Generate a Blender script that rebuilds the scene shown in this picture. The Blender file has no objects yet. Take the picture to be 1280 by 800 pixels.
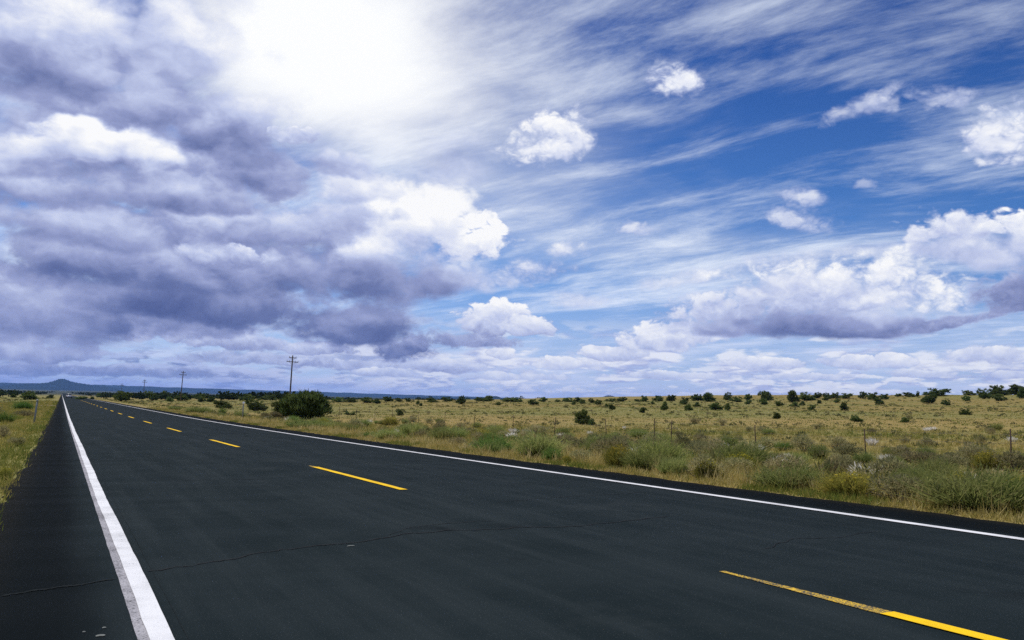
import bpy, bmesh, math, random
import numpy as np
from mathutils import Vector

scene = bpy.context.scene
R = math.radians
HEADING = 27.114                     # degrees clockwise from the road direction (+Y)
EYE = 1.0742                         # camera height above the asphalt
COL = scene.collection

# ------------------------------------------------------------------ camera
cam_data = bpy.data.cameras.new('camera')
cam_data.sensor_width = 36.0
cam_data.lens = 36.0 * 1089.88 / 1280.0
cam_data.clip_start = 0.05
cam_data.clip_end = 120000.0
cam = bpy.data.objects.new('camera', cam_data)
COL.objects.link(cam)
scene.camera = cam
fwd = Vector((math.sin(R(HEADING)) * math.cos(R(5.3245)), math.cos(R(HEADING)) * math.cos(R(5.3245)), math.sin(R(5.3245))))
cam.rotation_mode = 'QUATERNION'
from mathutils import Quaternion
cam.rotation_quaternion = fwd.to_track_quat('-Z', 'Y') @ Quaternion((0, 0, 1), R(1.3219))
cam.location = (0, 0, EYE)

# ------------------------------------------------------------------ exposure / render
scene.view_settings.view_transform = 'Standard'
scene.view_settings.look = 'None'
scene.view_settings.exposure = 0.0
scene.view_settings.gamma = 1.0
scene.view_settings.use_curve_mapping = False
scene.render.engine = 'CYCLES'
scene.cycles.use_adaptive_sampling = True
scene.cycles.adaptive_threshold = 0.012
scene.cycles.adaptive_min_samples = 16
scene.cycles.use_denoising = False
scene.cycles.max_bounces = 6
scene.cycles.diffuse_bounces = 3
scene.cycles.transparent_max_bounces = 8
scene.cycles.volume_bounces = 1
scene.cycles.sample_clamp_indirect = 6.0

# ------------------------------------------------------------------ sun
SUN_HEADING, SUN_ELEV = HEADING - 48.0, 58.0
sd = bpy.data.lights.new('sun', 'SUN')
sd.energy = 4.0
sd.angle = R(1.5)
sd.color = (1.0, 0.96, 0.89)
sun = bpy.data.objects.new('sun', sd)
COL.objects.link(sun)
sun_dir = Vector((math.sin(R(SUN_HEADING)) * math.cos(R(SUN_ELEV)), math.cos(R(SUN_HEADING)) * math.cos(R(SUN_ELEV)), math.sin(R(SUN_ELEV))))
sun.rotation_mode = 'QUATERNION'
sun.rotation_quaternion = (-sun_dir).to_track_quat('-Z', 'Y')
sun.location = sun_dir * 50

# ------------------------------------------------------------------ node helper: arithmetic on sockets
class NT:
    def __init__(self, tree):
        self.t = tree
    def n(self, typ, **kw):
        nd = self.t.nodes.new(typ)
        for k, v in kw.items():
            setattr(nd, k, v)
        return nd
    def put(self, sock, v):
        if hasattr(v, 'is_output'):
            self.t.links.new(v, sock)
        elif v is not None:
            sock.default_value = v
    def m(self, op, a, b=None, c=None, clamp=False):
        nd = self.n('ShaderNodeMath', operation=op, use_clamp=clamp)
        for i, v in enumerate((a, b, c)):
            if v is not None:
                self.put(nd.inputs[i], v)
        return nd.outputs[0]
    def add(self, a, b): return self.m('ADD', a, b)
    def sub(self, a, b): return self.m('SUBTRACT', a, b)
    def mul(self, a, b): return self.m('MULTIPLY', a, b)
    def mad(self, a, b, c): return self.m('MULTIPLY_ADD', a, b, c)
    def vm(self, op, a, b=None, out=0, scale=None):
        nd = self.n('ShaderNodeVectorMath', operation=op)
        self.put(nd.inputs[0], a)
        if b is not None:
            self.put(nd.inputs[1], b)
        if scale is not None:
            self.put(nd.inputs['Scale'], scale)
        return nd.outputs[out]
    def ss(self, v, lo, hi, a=0.0, b=1.0):
        nd = self.n('ShaderNodeMapRange', interpolation_type='SMOOTHSTEP')
        self.put(nd.inputs['Value'], v)
        self.put(nd.inputs['From Min'], lo); self.put(nd.inputs['From Max'], hi)
        self.put(nd.inputs['To Min'], a); self.put(nd.inputs['To Max'], b)
        return nd.outputs[0]
    def lin(self, v, lo, hi, a=0.0, b=1.0):
        nd = self.n('ShaderNodeMapRange')
        self.put(nd.inputs['Value'], v)
        self.put(nd.inputs['From Min'], lo); self.put(nd.inputs['From Max'], hi)
        self.put(nd.inputs['To Min'], a); self.put(nd.inputs['To Max'], b)
        return nd.outputs[0]
    def noise(self, vec, scale, detail=4.0, rough=0.5, lac=2.0, dist=0.0, out=0, dims='3D'):
        nd = self.n('ShaderNodeTexNoise', noise_dimensions=dims)
        if vec is not None: self.put(nd.inputs['Vector'], vec)
        nd.inputs['Scale'].default_value = scale
        nd.inputs['Detail'].default_value = detail
        nd.inputs['Roughness'].default_value = rough
        nd.inputs['Lacunarity'].default_value = lac
        nd.inputs['Distortion'].default_value = dist
        return nd.outputs[out]
    def worley(self, vec, scale, detail=2.0, rough=0.5, smooth=None, rnd=1.0):
        nd = self.n('ShaderNodeTexVoronoi', feature='F1' if smooth is None else 'SMOOTH_F1')
        self.put(nd.inputs['Vector'], vec)
        nd.inputs['Scale'].default_value = scale
        if 'Detail' in nd.inputs: nd.inputs['Detail'].default_value = detail
        if 'Roughness' in nd.inputs: nd.inputs['Roughness'].default_value = rough
        if smooth is not None: nd.inputs['Smoothness'].default_value = smooth
        nd.inputs['Randomness'].default_value = rnd
        return nd.outputs['Distance']
    def puffs(self, vec, scale, octaves=3, gain=0.5):
        acc, a, tot = 0.0, 1.0, 0.0
        for i in range(octaves):
            n = self.noise(vec, scale * 2.07 ** i, 0.0)
            acc = self.mad(self.m('ABSOLUTE', self.mad(n, 2.0, -1.0)), a, acc)
            tot += a; a *= gain
        return self.mul(acc, 1.0 / tot)          # rounded lumps with creased valleys, mean about 0.25
    def comb(self, x, y, z):
        nd = self.n('ShaderNodeCombineXYZ')
        for i, v in enumerate((x, y, z)): self.put(nd.inputs[i], v)
        return nd.outputs[0]
    def sep(self, v):
        nd = self.n('ShaderNodeSeparateXYZ'); self.put(nd.inputs[0], v)
        return nd.outputs
    def mix(self, fac, a, b, mode='MIX', clamp=False):
        nd = self.n('ShaderNodeMix', data_type='RGBA', blend_type=mode, clamp_result=clamp)
        self.put(nd.inputs[0], fac)
        for s, v in ((nd.inputs[6], a), (nd.inputs[7], b)):
            if isinstance(v, tuple) and len(v) == 3: v = v + (1.0,)
            self.put(s, v)
        return nd.outputs[2]
    def ramp(self, fac, stops, interp='LINEAR'):
        nd = self.n('ShaderNodeValToRGB')
        cr = nd.color_ramp
        cr.interpolation = interp
        while len(cr.elements) < len(stops): cr.elements.new(0.5)
        for e, (p, c) in zip(cr.elements, stops):
            e.position = p
            e.color = tuple(c) + (1.0,) if len(c) == 3 else tuple(c)
        self.put(nd.inputs[0], fac)
        return nd.outputs[0]
    def blobs(self, uv, table, start=0.0):
        """sum of tilted Gaussian bodies; the running sum rides in z so that they are evaluated one after another"""
        u, v, _ = self.sep(uv)
        acc = start
        turned = {}
        for (a, e, ra, re_, ang, w) in table:
            q = round(ang / 9.0) * 9.0
            c, s = math.cos(R(q)), math.sin(R(q))
            if q not in turned:
                turned[q] = (u, v) if q == 0 else (self.mad(u, c, self.mul(v, s)), self.mad(v, c, self.mul(u, -s)))
        for (a, e, ra, re_, ang, w) in table:
            q = round(ang / 9.0) * 9.0
            c, s = math.cos(R(q)), math.sin(R(q))
            uu, vv = turned[q]
            a2, e2 = a * c + e * s, e * c - a * s
            nd = self.n('ShaderNodeVectorMath', operation='MULTIPLY_ADD')
            self.put(nd.inputs[0], self.comb(uu, vv, acc))
            nd.inputs[1].default_value = (1 / ra, 1 / re_, 0)
            nd.inputs[2].default_value = (-a2 / ra, -e2 / re_, 0)
            d2 = self.vm('DOT_PRODUCT', nd.outputs[0], nd.outputs[0], out=1)
            acc = self.mad(self.m('POWER', 0.3679, d2), w, acc)
        return acc
    def bodies(self, uv, table, coarse, fine, cov, tone):
        """cloud bodies laid one over another, far ones first: each has a puffed outline, a flat base and its own light;
        coarse / fine: (outline noise, relief) for large and small bodies; returns cover and tone"""
        u, v, _ = self.sep(uv)
        turned = {}
        def frame(ang):
            q = round(ang / 6.0) * 6.0
            c, s = math.cos(R(q)), math.sin(R(q))
            if q not in turned:
                turned[q] = (u, v) if q == 0 else (self.mad(u, c, self.mul(v, s)), self.mad(v, c, self.mul(u, -s)))
            return turned[q], c, s
        for row in table: frame(row[4])
        for (a, e, ra, re_, ang, top, low, soft, op, fine_) in table:
            (uu, vv), c, s = frame(ang)
            a2, e2 = a * c + e * s, e * c - a * s
            edge, relief = fine if fine_ else coarse
            ty = self.mad(vv, 1 / re_, -e2 / re_)
            tyf = self.m('MAXIMUM', ty, self.mul(ty, -1.45))
            t = self.comb(self.mad(uu, 1 / ra, -a2 / ra), tyf, 0.0)
            d2 = self.vm('DOT_PRODUCT', t, t, out=1)
            m = self.sub(self.add(edge, 0.80), d2)
            al = self.mul(self.ss(m, 0.0, soft), op)
            tn = self.add(self.m('MULTIPLY_ADD', self.m('MAXIMUM', self.m('MINIMUM', ty, 0.9), -0.7), (top - low) / 1.6, low + (top - low) * 0.4375), relief)
            tone = self.mad(self.sub(tn, tone), al, tone)
            cov = self.mad(self.sub(1.0, cov), al, cov)
        return cov, tone

def srgb(r, g, b):
    f = lambda c: c / 12.92 if c <= 0.04045 else ((c + 0.055) / 1.055) ** 2.4
    return (f(r / 255), f(g / 255), f(b / 255))

def group(name, ins, outs):
    g = bpy.data.node_groups.new(name, 'ShaderNodeTree')
    for nm, ty in ins: g.interface.new_socket(nm, in_out='INPUT', socket_type=ty)
    for nm, ty in outs: g.interface.new_socket(nm, in_out='OUTPUT', socket_type=ty)
    k = NT(g)
    gi, go = k.n('NodeGroupInput'), k.n('NodeGroupOutput')
    return g, k, gi, go

# ------------------------------------------------------------------ sky: blue air, high cirrus, cumulus, all by world direction
# CLOUDS rows: azimuth from the heading, elevation, half widths, tilt (degrees), tone of top and base, softness, opacity, small-grained
# VEIL rows: the same place columns and a weight
CLOUDS = [
    (-25.38,1.11,12.08,0.62,1.9,0.5,0.22,0.5,0.9,1), (-27.96,2.0,5.14,0.74,2.5,0.58,0.32,0.5,0.9,1), (-15.8,2.13,8.04,0.71,1.8,0.66,0.4,0.5,0.9,1),
    (-10.32,2.0,4.63,0.57,1.6,0.74,0.45,0.4,0.9,1), (-8.26,1.65,3.11,0.41,1.5,0.82,0.5,0.3,0.9,1), (-4.38,2.17,3.35,0.68,1.4,0.86,0.45,0.3,0.95,1),
    (0.08,1.65,4.71,0.42,1.2,0.86,0.62,0.4,0.9,1), (3.22,2.5,3.34,0.58,1.1,0.95,0.62,0.3,0.95,1), (10.97,1.87,5.93,0.41,0.9,0.9,0.65,0.4,0.9,1),
    (16.42,2.66,3.33,0.6,0.5,0.92,0.62,0.3,0.95,1), (22.05,2.9,3.52,0.73,0.2,0.97,0.6,0.3,0.95,1), (18.81,1.89,4.13,0.35,0.7,0.92,0.62,0.3,0.9,1),
    (25.13,2.15,2.94,0.43,0.4,0.9,0.58,0.3,0.9,1), (28.5,3.18,3.16,0.79,-0.3,0.94,0.56,0.35,0.95,1), (29.68,2.09,2.33,0.36,0.3,0.92,0.6,0.3,0.9,1),
    (-0.74,3.1,1.26,0.63,1.3,0.97,0.6,0.25,1,1), (6.86,3.3,3.29,0.73,0.8,0.97,0.58,0.3,1,1), (-21.56,3.78,6.4,1.17,-2.7,1.0,0.5,0.3,1,1),
    (-26.83,3.92,4.35,1.22,-0.0,0.8,0.36,0.4,1,1), (-17.3,3.09,4.66,0.8,-2.0,0.74,0.36,0.35,1,1), (-12.63,3.06,3.04,0.72,2.0,0.78,0.4,0.3,1,1),
    (-29.65,3.15,3.28,0.82,3.2,0.62,0.34,0.4,1,1), (-29.05,6.23,4.21,1.56,0.2,1.02,0.42,0.35,1,0), (-26.72,5.48,3.03,1.03,-1.5,0.66,0.3,0.4,1,1),
    (-29.71,4.07,2.45,0.82,3.7,0.6,0.34,0.4,1,1), (21.19,6.91,9.02,2.65,1.4,0.86,0.48,1.0,1,0), (23.05,9.38,7.89,1.11,1.1,0.9,0.88,1.0,0.7,0),
    (17.42,8.73,6.64,1.0,6.5,0.86,0.84,1.0,0.7,1), (11.45,7.95,4.4,0.82,7.6,0.84,0.82,1.0,0.8,1), (10.45,4.44,5.5,1.65,3.4,1.0,0.63,0.45,1,1),
    (13.73,6.0,5.87,1.99,4.7,0.88,0.53,0.6,1,1), (18.85,6.86,7.45,2.49,2.8,1.0,0.44,0.68,1,1), (23.91,7.52,6.03,2.69,-0.1,1.15,0.63,0.9,1,1),
    (18.83,4.97,9.72,1.19,2.4,0.58,0.24,0.6,1,0), (27.13,6.37,2.78,1.92,-1.9,1.15,0.64,0.9,1,1), (26.04,5.08,5.37,0.61,4.3,0.46,0.3,0.6,1,1),
    (30.39,6.54,2.8,1.68,-2.4,0.5,0.22,0.6,1,1), (29.06,9.07,5.15,2.26,-12.9,0.98,0.42,0.68,1,0), (26.8,10.6,3.57,1.44,-8.6,0.9,0.6,0.52,1,1),
    (29.82,10.57,2.87,1.17,-9.3,1.02,0.74,0.45,1,1), (-2.6,3.79,4.74,0.68,-1.7,0.58,0.36,0.5,0.95,1), (-1.16,5.19,3.17,1.68,1.3,1.12,0.4,0.25,1,1),
    (1.07,4.82,2.11,1.05,1.1,1.02,0.48,0.3,1,1), (4.2,6.66,2.99,0.99,-5.3,0.84,0.72,1.1,0.74,1), (-0.85,7.83,6.14,1.31,13.0,0.82,0.6,1.1,0.83,1),
    (1.25,8.76,3.6,0.99,8.8,0.86,0.66,1.02,0.83,1), (2.97,10.15,2.43,0.99,0.6,0.92,0.7,1.02,0.87,1), (8.33,11.27,2.08,0.67,-0.5,0.86,0.74,0.85,0.83,1),
    (18.65,11.77,3.04,1.32,-11.2,0.84,0.7,1.02,0.83,1), (18.52,13.25,2.1,0.93,-3.3,0.9,0.78,1.1,0.83,1), (2.41,16.98,4.76,2.84,-0.1,1.0,0.72,0.8,1,1),
    (4.46,16.18,2.13,1.11,-0.2,0.82,0.68,0.85,0.74,1), (10.98,20.31,2.9,1.82,-3.1,0.9,0.76,0.8,1,1), (22.03,18.02,2.56,1.18,10.9,0.84,0.74,1.02,0.69,1),
    (23.19,18.73,1.76,0.75,20.4,0.86,0.76,1.02,0.64,1), (26.22,17.93,2.78,1.11,-14.0,0.84,0.74,1.02,0.74,1), (29.88,15.69,3.29,2.76,-7.8,1.0,0.7,0.8,1,1),
    (22.42,13.55,1.18,0.43,-4.3,0.84,0.76,1.02,0.55,1), (-20.87,7.95,18.68,6.97,3.1,0.47,0.19,0.6,1,0), (-24.85,13.8,16.48,6.56,5.7,0.65,0.37,0.6,1,0),
    (-27.87,19.69,13.84,6.06,9.1,0.75,0.57,0.6,1,0), (-28.09,4.08,13.21,3.89,3.2,0.57,0.31,0.6,1,0), (-4.29,7.83,4.03,2.09,11.6,1.03,0.46,0.81,0.9,0),
    (-6.51,3.36,4.18,1.67,5.6,0.5,0.16,0.7,1,1), (-10.93,4.57,8.41,2.06,-1.2,0.52,0.02,0.55,1,0), (-19.81,5.65,10.67,2.37,-1.3,0.48,0.02,0.61,1,0),
    (-7.94,7.18,5.67,3.26,6.0,0.82,0.06,0.61,1,0), (-3.05,10.48,2.98,2.18,1.6,1.37,0.62,0.4,1,1), (-7.56,11.08,5.73,3.22,10.2,1.5,0.56,0.55,1,0),
    (-15.57,7.56,11.64,2.53,-1.4,0.66,0.08,0.61,1,0), (-24.91,7.62,7.99,2.14,0.0,0.66,0.12,0.61,1,0), (-18.06,8.56,3.42,0.9,1.8,0.95,0.3,0.4,1,1),
    (-14.73,10.66,9.51,2.25,5.3,0.88,0.3,0.55,1,0), (-25.48,9.71,10.63,2.12,2.9,0.82,0.22,0.61,1,0), (-10.77,13.21,4.87,2.02,-0.8,1.11,0.46,0.55,1,0),
    (-4.5,14.66,4.61,2.92,21.5,0.97,0.5,1.08,0.75,0), (-28.16,11.5,7.17,1.92,3.5,0.82,0.26,0.61,1,0), (-20.16,12.18,6.85,2.19,-0.2,0.86,0.2,0.55,1,0),
    (-11.85,14.45,4.46,1.46,-6.3,0.86,0.42,0.55,0.95,0), (-24.89,14.36,6.0,2.23,0.7,1.45,0.46,0.61,1,0), (-29.94,13.43,4.56,2.14,4.1,1.03,0.3,0.61,1,0),
    (-16.6,13.51,4.3,2.47,-7.6,0.7,0.18,0.55,1,0), (-18.71,16.22,5.49,3.79,-17.1,0.76,0.14,0.45,1,0), (-14.4,16.42,1.53,0.88,5.3,0.86,0.46,0.3,1,1),
    (-25.5,17.04,9.54,2.9,-7.2,0.82,0.14,0.61,1,0), (-30.64,17.61,4.92,3.13,-9.7,0.72,0.18,0.68,1,0), (-22.81,21.12,4.87,3.78,-17.6,0.88,0.46,1.08,0.85,0),
    (-28.83,21.24,4.69,1.94,1.0,1.11,0.64,1.08,0.8,0),
]
VEIL = [
    (-17.32,22.3,5.49,3.73,-13.3,0.35), (-13.06,23.73,7.18,5.33,5.1,0.8), (-10.0,19.74,6.95,4.04,3.5,0.45),
    (-17.14,19.04,6.65,3.72,6.0,0.22), (-4.14,20.09,10.79,5.71,0.8,0.4), (-1.32,15.69,10.66,4.5,0.2,0.28),
    (3.06,11.14,12.41,3.1,-0.5,0.24), (-12.65,30.84,15.31,6.29,3.8,0.55), (14.97,9.29,14.49,2.77,-2.3,0.3),
]
SKY_TINT = (0.37, 0.64, 1.0)
CIRRUS_DIR = -20.0
_h = R(HEADING - 20)
LIGHT_C = (math.sin(_h) * 0.004, math.cos(_h) * 0.004, 0.030)
LIGHT_F = (math.sin(_h) * 0.002, math.cos(_h) * 0.002, 0.014)
world = bpy.data.worlds.new('World')
scene.world = world
world.use_nodes = True
world.cycles.sampling_method = 'MANUAL'
world.cycles.sample_map_resolution = 256
wt = world.node_tree
wt.nodes.clear()
W = NT(wt)

def azel_of(k, d):
    x, y, z = k.sep(d)
    h = R(HEADING)
    xr = k.sub(k.mul(x, math.cos(h)), k.mul(y, math.sin(h)))
    yr = k.add(k.mul(x, math.sin(h)), k.mul(y, math.cos(h)))
    az = k.mul(k.m('ARCTAN2', xr, yr), 57.29578)
    el = k.mul(k.m('ARCSINE', z), 57.29578)
    return az, el

tc = W.n('ShaderNodeTexCoord').outputs['Generated']
az, el = azel_of(W, tc)
sx, sy, sz = W.sep(tc)

# blue air
skyt = W.n('ShaderNodeTexSky', sky_type='NISHITA')
skyt.sun_disc = False
skyt.sun_elevation = R(SUN_ELEV)
skyt.sun_rotation = R(SUN_HEADING)
skyt.altitude = 1800
skyt.air_density = 1.0
skyt.dust_density = 0.4
skyt.ozone_density = 2.0
air = W.vm('MULTIPLY', skyt.outputs[0], SKY_TINT)
air = W.mix(W.ss(el, 6.0, 30.0, 0.0, 1.0), air, W.vm('MULTIPLY', air, (0.30, 0.50, 0.76)))

uvec = W.comb(az, el, 0.0)
# cirrus streaks on a high flat layer, combed along one wind direction
inv = W.m('DIVIDE', 1.0, W.add(W.m('MAXIMUM', sz, 0.0), 0.10))
px_, py_ = W.mul(sx, inv), W.mul(sy, inv)
ca, sa = math.cos(R(CIRRUS_DIR)), math.sin(R(CIRRUS_DIR))
along = W.add(W.mul(px_, sa), W.mul(py_, ca))
across = W.sub(W.mul(px_, ca), W.mul(py_, sa))
wob = W.noise(W.comb(along, across, 0.0), 0.9, 2.0, 0.55, out=1)
wx, wy, wz = W.sep(wob)
across2 = W.add(across, W.mul(W.sub(wx, 0.5), 0.35))
c1 = W.noise(W.comb(W.mul(along, 0.85), W.mul(across2, 2.1), 3.0), 1.9, 10.0, 0.66, dist=0.15)
c2 = W.noise(W.comb(W.mul(along, 0.7), across2, 7.0), 0.8, 4.0, 0.55)
cir = W.ss(W.add(W.mul(c1, 0.85), W.mul(c2, 0.85)), 0.71, 1.10)
cir = W.mul(cir, W.ss(el, 3.0, 20.0, 0.95, 0.70))
air = W.mix(cir, air, (8.3, 9.1, 10.4))
# thin veil round the hidden sun
veil = W.blobs(uvec, VEIL)
glow = veil
vn = W.noise(W.vm('MULTIPLY', tc, (1, 1, 2.5)), 5.0, 6.0, 0.55, dist=0.6)
veil = W.ss(W.add(veil, W.add(W.mul(W.sub(vn, 0.5), 0.60), W.mul(W.sub(c1, 0.5), 0.55))), 0.0, 1.25)
air = W.mix(veil, air, (10.0, 10.1, 10.2))

# pale air low over the horizon
air = W.mix(W.ss(el, 0.0, 10.0, 0.75, 0.0), air, (5.4, 6.1, 8.6))

# cumulus: tabled bodies with puffed outlines; relief compares the puffs a step towards the light
dq = W.vm('MULTIPLY', tc, (1, 1, 1.5))
w1 = W.vm('SUBTRACT', W.noise(dq, 6.0, 2.0, 0.5, out=1), (0.5, 0.5, 0.5))
w2 = W.vm('SUBTRACT', W.noise(dq, 22.0, 3.0, 0.6, out=1), (0.5, 0.5, 0.5))
low = W.ss(el, 0.0, 14.0, 0.22, 1.0)            # features shrink with distance towards the horizon
off = W.vm('ADD', W.vm('MULTIPLY', w1, (4.6, 2.6, 0)), W.vm('MULTIPLY', w2, (2.3, 1.6, 0)))
uvw = W.vm('ADD', uvec, W.vm('SCALE', off, scale=low))
dp = W.vm('ADD', dq, W.vm('SCALE', w2, scale=0.030))
dl = W.vm('ADD', dp, LIGHT_C)
dl2 = W.vm('ADD', dp, LIGHT_F)
fin = W.noise(dq, 34.0, 7.0, 0.60)
f5 = W.sub(fin, 0.5)
b1, b1l = W.puffs(dp, 8.5, 5, 0.50), W.puffs(dl, 8.5, 5, 0.50)
b2, b2l = W.puffs(dp, 25.0, 4, 0.58), W.puffs(dl2, 25.0, 4, 0.58)
n1 = W.sub(W.noise(W.vm('MULTIPLY', dq, (1, 1, 1.6)), 8.0, 3.0, 0.5), 0.5)
edge_c = W.mad(W.sub(b1, 0.24), 1.5, W.mul(f5, 0.65))
edge_f = W.mad(W.sub(b2, 0.24), 1.6, W.mul(f5, 1.15))
rel_c = W.add(W.mul(W.m('MAXIMUM', W.m('MINIMUM', W.sub(b1, b1l), 0.35), -0.35), 0.75), W.add(W.mul(f5, 0.06), W.mul(n1, 0.34)))
rel_f = W.add(W.mul(W.m('MAXIMUM', W.m('MINIMUM', W.sub(b2, b2l), 0.35), -0.35), 0.45), W.add(W.mul(f5, 0.14), W.mul(n1, 0.20)))
# away from the tabled clouds the same broken cumulus carries on
outw = W.ss(W.m('MAXIMUM', W.mul(W.m('ABSOLUTE', az), 0.72), el), 27.0, 40.0)
gcov = W.mul(W.ss(W.add(W.noise(dq, 2.3, 2.0), W.mul(edge_c, 0.12)), 0.50, 0.62), outw)
gtone = W.add(0.60, rel_c)
cov, s = W.bodies(uvw, CLOUDS, (edge_c, rel_c), (edge_f, rel_f), gcov, gtone)
s = W.mad(W.ss(glow, 0.35, 1.2), 0.18, s)      # cloud near the hidden sun lets more light through
ccol = W.ramp(s, [(0.0, srgb(78, 91, 142)), (0.22, srgb(106, 118, 166)), (0.45, srgb(152, 161, 203)),
                  (0.66, srgb(194, 203, 234)), (0.85, srgb(230, 234, 247)), (1.0, srgb(253, 253, 254))])
ccol = W.vm('SCALE', ccol, scale=10.0)
col = air

# far layers of cumulus just over the horizon
def band(seed, hi, sc, squash, thr, topc, basec, amt):
    global col
    q = W.vm('ADD', W.vm('MULTIPLY', tc, (1, 1, squash)), (seed, seed * .7, seed * 1.3))
    q2 = W.vm('ADD', q, (0, 0, 0.55 / sc))
    n = W.add(W.noise(q, sc, 5.0, 0.52), W.mul(W.sub(W.puffs(q, sc * 2.0, 3), 0.24), 0.30))
    nn = W.add(W.noise(q2, sc, 3.0, 0.5), W.mul(W.sub(W.puffs(q2, sc * 2.0, 2), 0.24), 0.30))
    a = W.mul(W.ss(n, thr, thr + 0.12), W.ss(el, hi * 0.55, hi, 1.0, 0.0))
    t = W.m('MULTIPLY_ADD', W.sub(n, nn), 4.6, 0.46)
    c = W.mix(W.ss(t, 0.0, 1.0), basec, topc)
    col = W.mix(W.mul(a, amt), col, c)
azr = W.ss(az, -24.0, 2.0)
topc = W.mix(azr, (4.6, 5.2, 7.9), (9.4, 9.4, 9.8))
basec = W.mix(azr, (1.25, 1.75, 4.1), (4.0, 4.5, 7.3))
band(3.1, 6.0, 11.0, 4.2, 0.46, topc, basec, 0.75)
band(8.7, 3.4, 24.0, 4.5, 0.46, topc, basec, 0.75)
col = W.mix(W.ss(el, 0.0, 1.6, 0.55, 0.0), col, W.mix(azr, (3.6, 3.9, 6.6), (6.6, 6.8, 8.9)))
col = W.mix(W.mul(cov, W.ss(el, 0.1, 1.2, 0.35, 1.0)), col, ccol)

bg = W.n('ShaderNodeBackground')
W.put(bg.inputs[0], col)
bg.inputs[1].default_value = 0.10
wo = W.n('ShaderNodeOutputWorld')
wt.links.new(bg.outputs[0], wo.inputs[0])

# ------------------------------------------------------------------ lie of the land (metres; +Y along the road, +X to its right)
EDGE_L, EDGE_R = -0.50, 8.90          # outer edges of the asphalt
LINE_L, LINE_C, LINE_R = 0.456, 4.116, 7.776

def smooth(a, b, x):
    t = np.clip((np.asarray(x, float) - a) / (b - a), 0, 1)
    return t * t * (3 - 2 * t)

def road_z(Y):
    Y = np.asarray(Y, float)
    z = -0.012658 * np.clip(Y, -60, 75) + 64.88e-6 * np.clip(Y, 0, 75) ** 2
    return z - 0.0029 * np.clip(Y - 75, 0, 900) - 0.001 * np.clip(Y - 975, 0, 3000)

def swell(X, Y):
    return (0.5 * np.sin(X * 0.071 + 1.3) * np.sin(Y * 0.053 + 0.4) + 0.3 * np.sin(X * 0.173 + Y * 0.11) * np.cos(Y * 0.151 - X * 0.05)
            + 0.2 * np.sin(X * 0.41 - Y * 0.33 + 2.0))

def land_z(X, Y):
    X = np.asarray(X, float); Y = np.asarray(Y, float)
    d = np.hypot(X, Y)
    base = road_z(Y)
    r = X - EDGE_R
    l = EDGE_L - X
    z = base - 0.62 * smooth(0.6, 13, r) - 0.45 * smooth(0.6, 11, l)
    hill = np.interp(X, [22, 40, 60, 101, 160, 218, 262, 295, 420], [0, 0.25, 0.7, 1.7, 2.6, 4.1, 6.4, 8.7, 11.5])
    hill = hill * (1 - 0.85 * smooth(400, 900, d))
    z = z + hill
    off = np.maximum(smooth(0.5, 6, r), smooth(0.5, 6, l))
    z = z + off * swell(X, Y) * 0.10 * (1 + smooth(40, 200, d) * 3.0)
    z = z + 0.0016 * np.clip(d - 2200, 0, 9000)
    return z

# ------------------------------------------------------------------ helpers: objects, tags, meshes
rng = np.random.default_rng(11)
def tag(o, label=None, cat=None, grp=None, kind=None):
    if label: o['label'] = label
    if cat: o['category'] = cat
    if grp: o['group'] = grp
    if kind: o['kind'] = kind
    return o

def empty(name, loc, rz=0.0):
    o = bpy.data.objects.new(name, None)
    o.location = loc
    o.rotation_euler = (0, 0, rz)
    o.empty_display_size = 0.2
    COL.objects.link(o)
    return o

def mesh_data(name, verts, faces, mat, smooth_shade=False, tint=None):
    """verts (n,3); faces: one array of equal-sized polygons or a list of such arrays; tint: one value per vertex"""
    if not isinstance(faces, list): faces = [faces]
    faces = [np.asarray(f, np.int32) for f in faces if len(f)]
    me = bpy.data.meshes.new(name)
    verts = np.asarray(verts, np.float32)
    me.vertices.add(len(verts)); me.vertices.foreach_set('co', verts.ravel())
    loops = np.concatenate([f.ravel() for f in faces])
    sizes = np.concatenate([np.full(len(f), f.shape[1], np.int32) for f in faces])
    starts = np.concatenate([[0], np.cumsum(sizes)[:-1]]).astype(np.int32)
    me.loops.add(len(loops)); me.loops.foreach_set('vertex_index', loops)
    me.polygons.add(len(sizes)); me.polygons.foreach_set('loop_start', starts)
    me.polygons.foreach_set('loop_total', sizes)
    if smooth_shade: me.polygons.foreach_set('use_smooth', np.ones(len(sizes), bool))
    if tint is not None:
        at = me.attributes.new('tint', 'FLOAT', 'POINT')
        at.data.foreach_set('value', np.asarray(tint, np.float32))
    me.update(calc_edges=True)
    me.validate()
    if mat: me.materials.append(mat)
    return me

def obj(name, me, parent=None, loc=(0, 0, 0), scale=None, rz=0.0):
    o = bpy.data.objects.new(name, me)
    o.parent = parent
    o.location = loc
    if scale is not None: o.scale = scale
    if rz: o.rotation_euler = (0, 0, rz)
    COL.objects.link(o)
    return o

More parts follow.
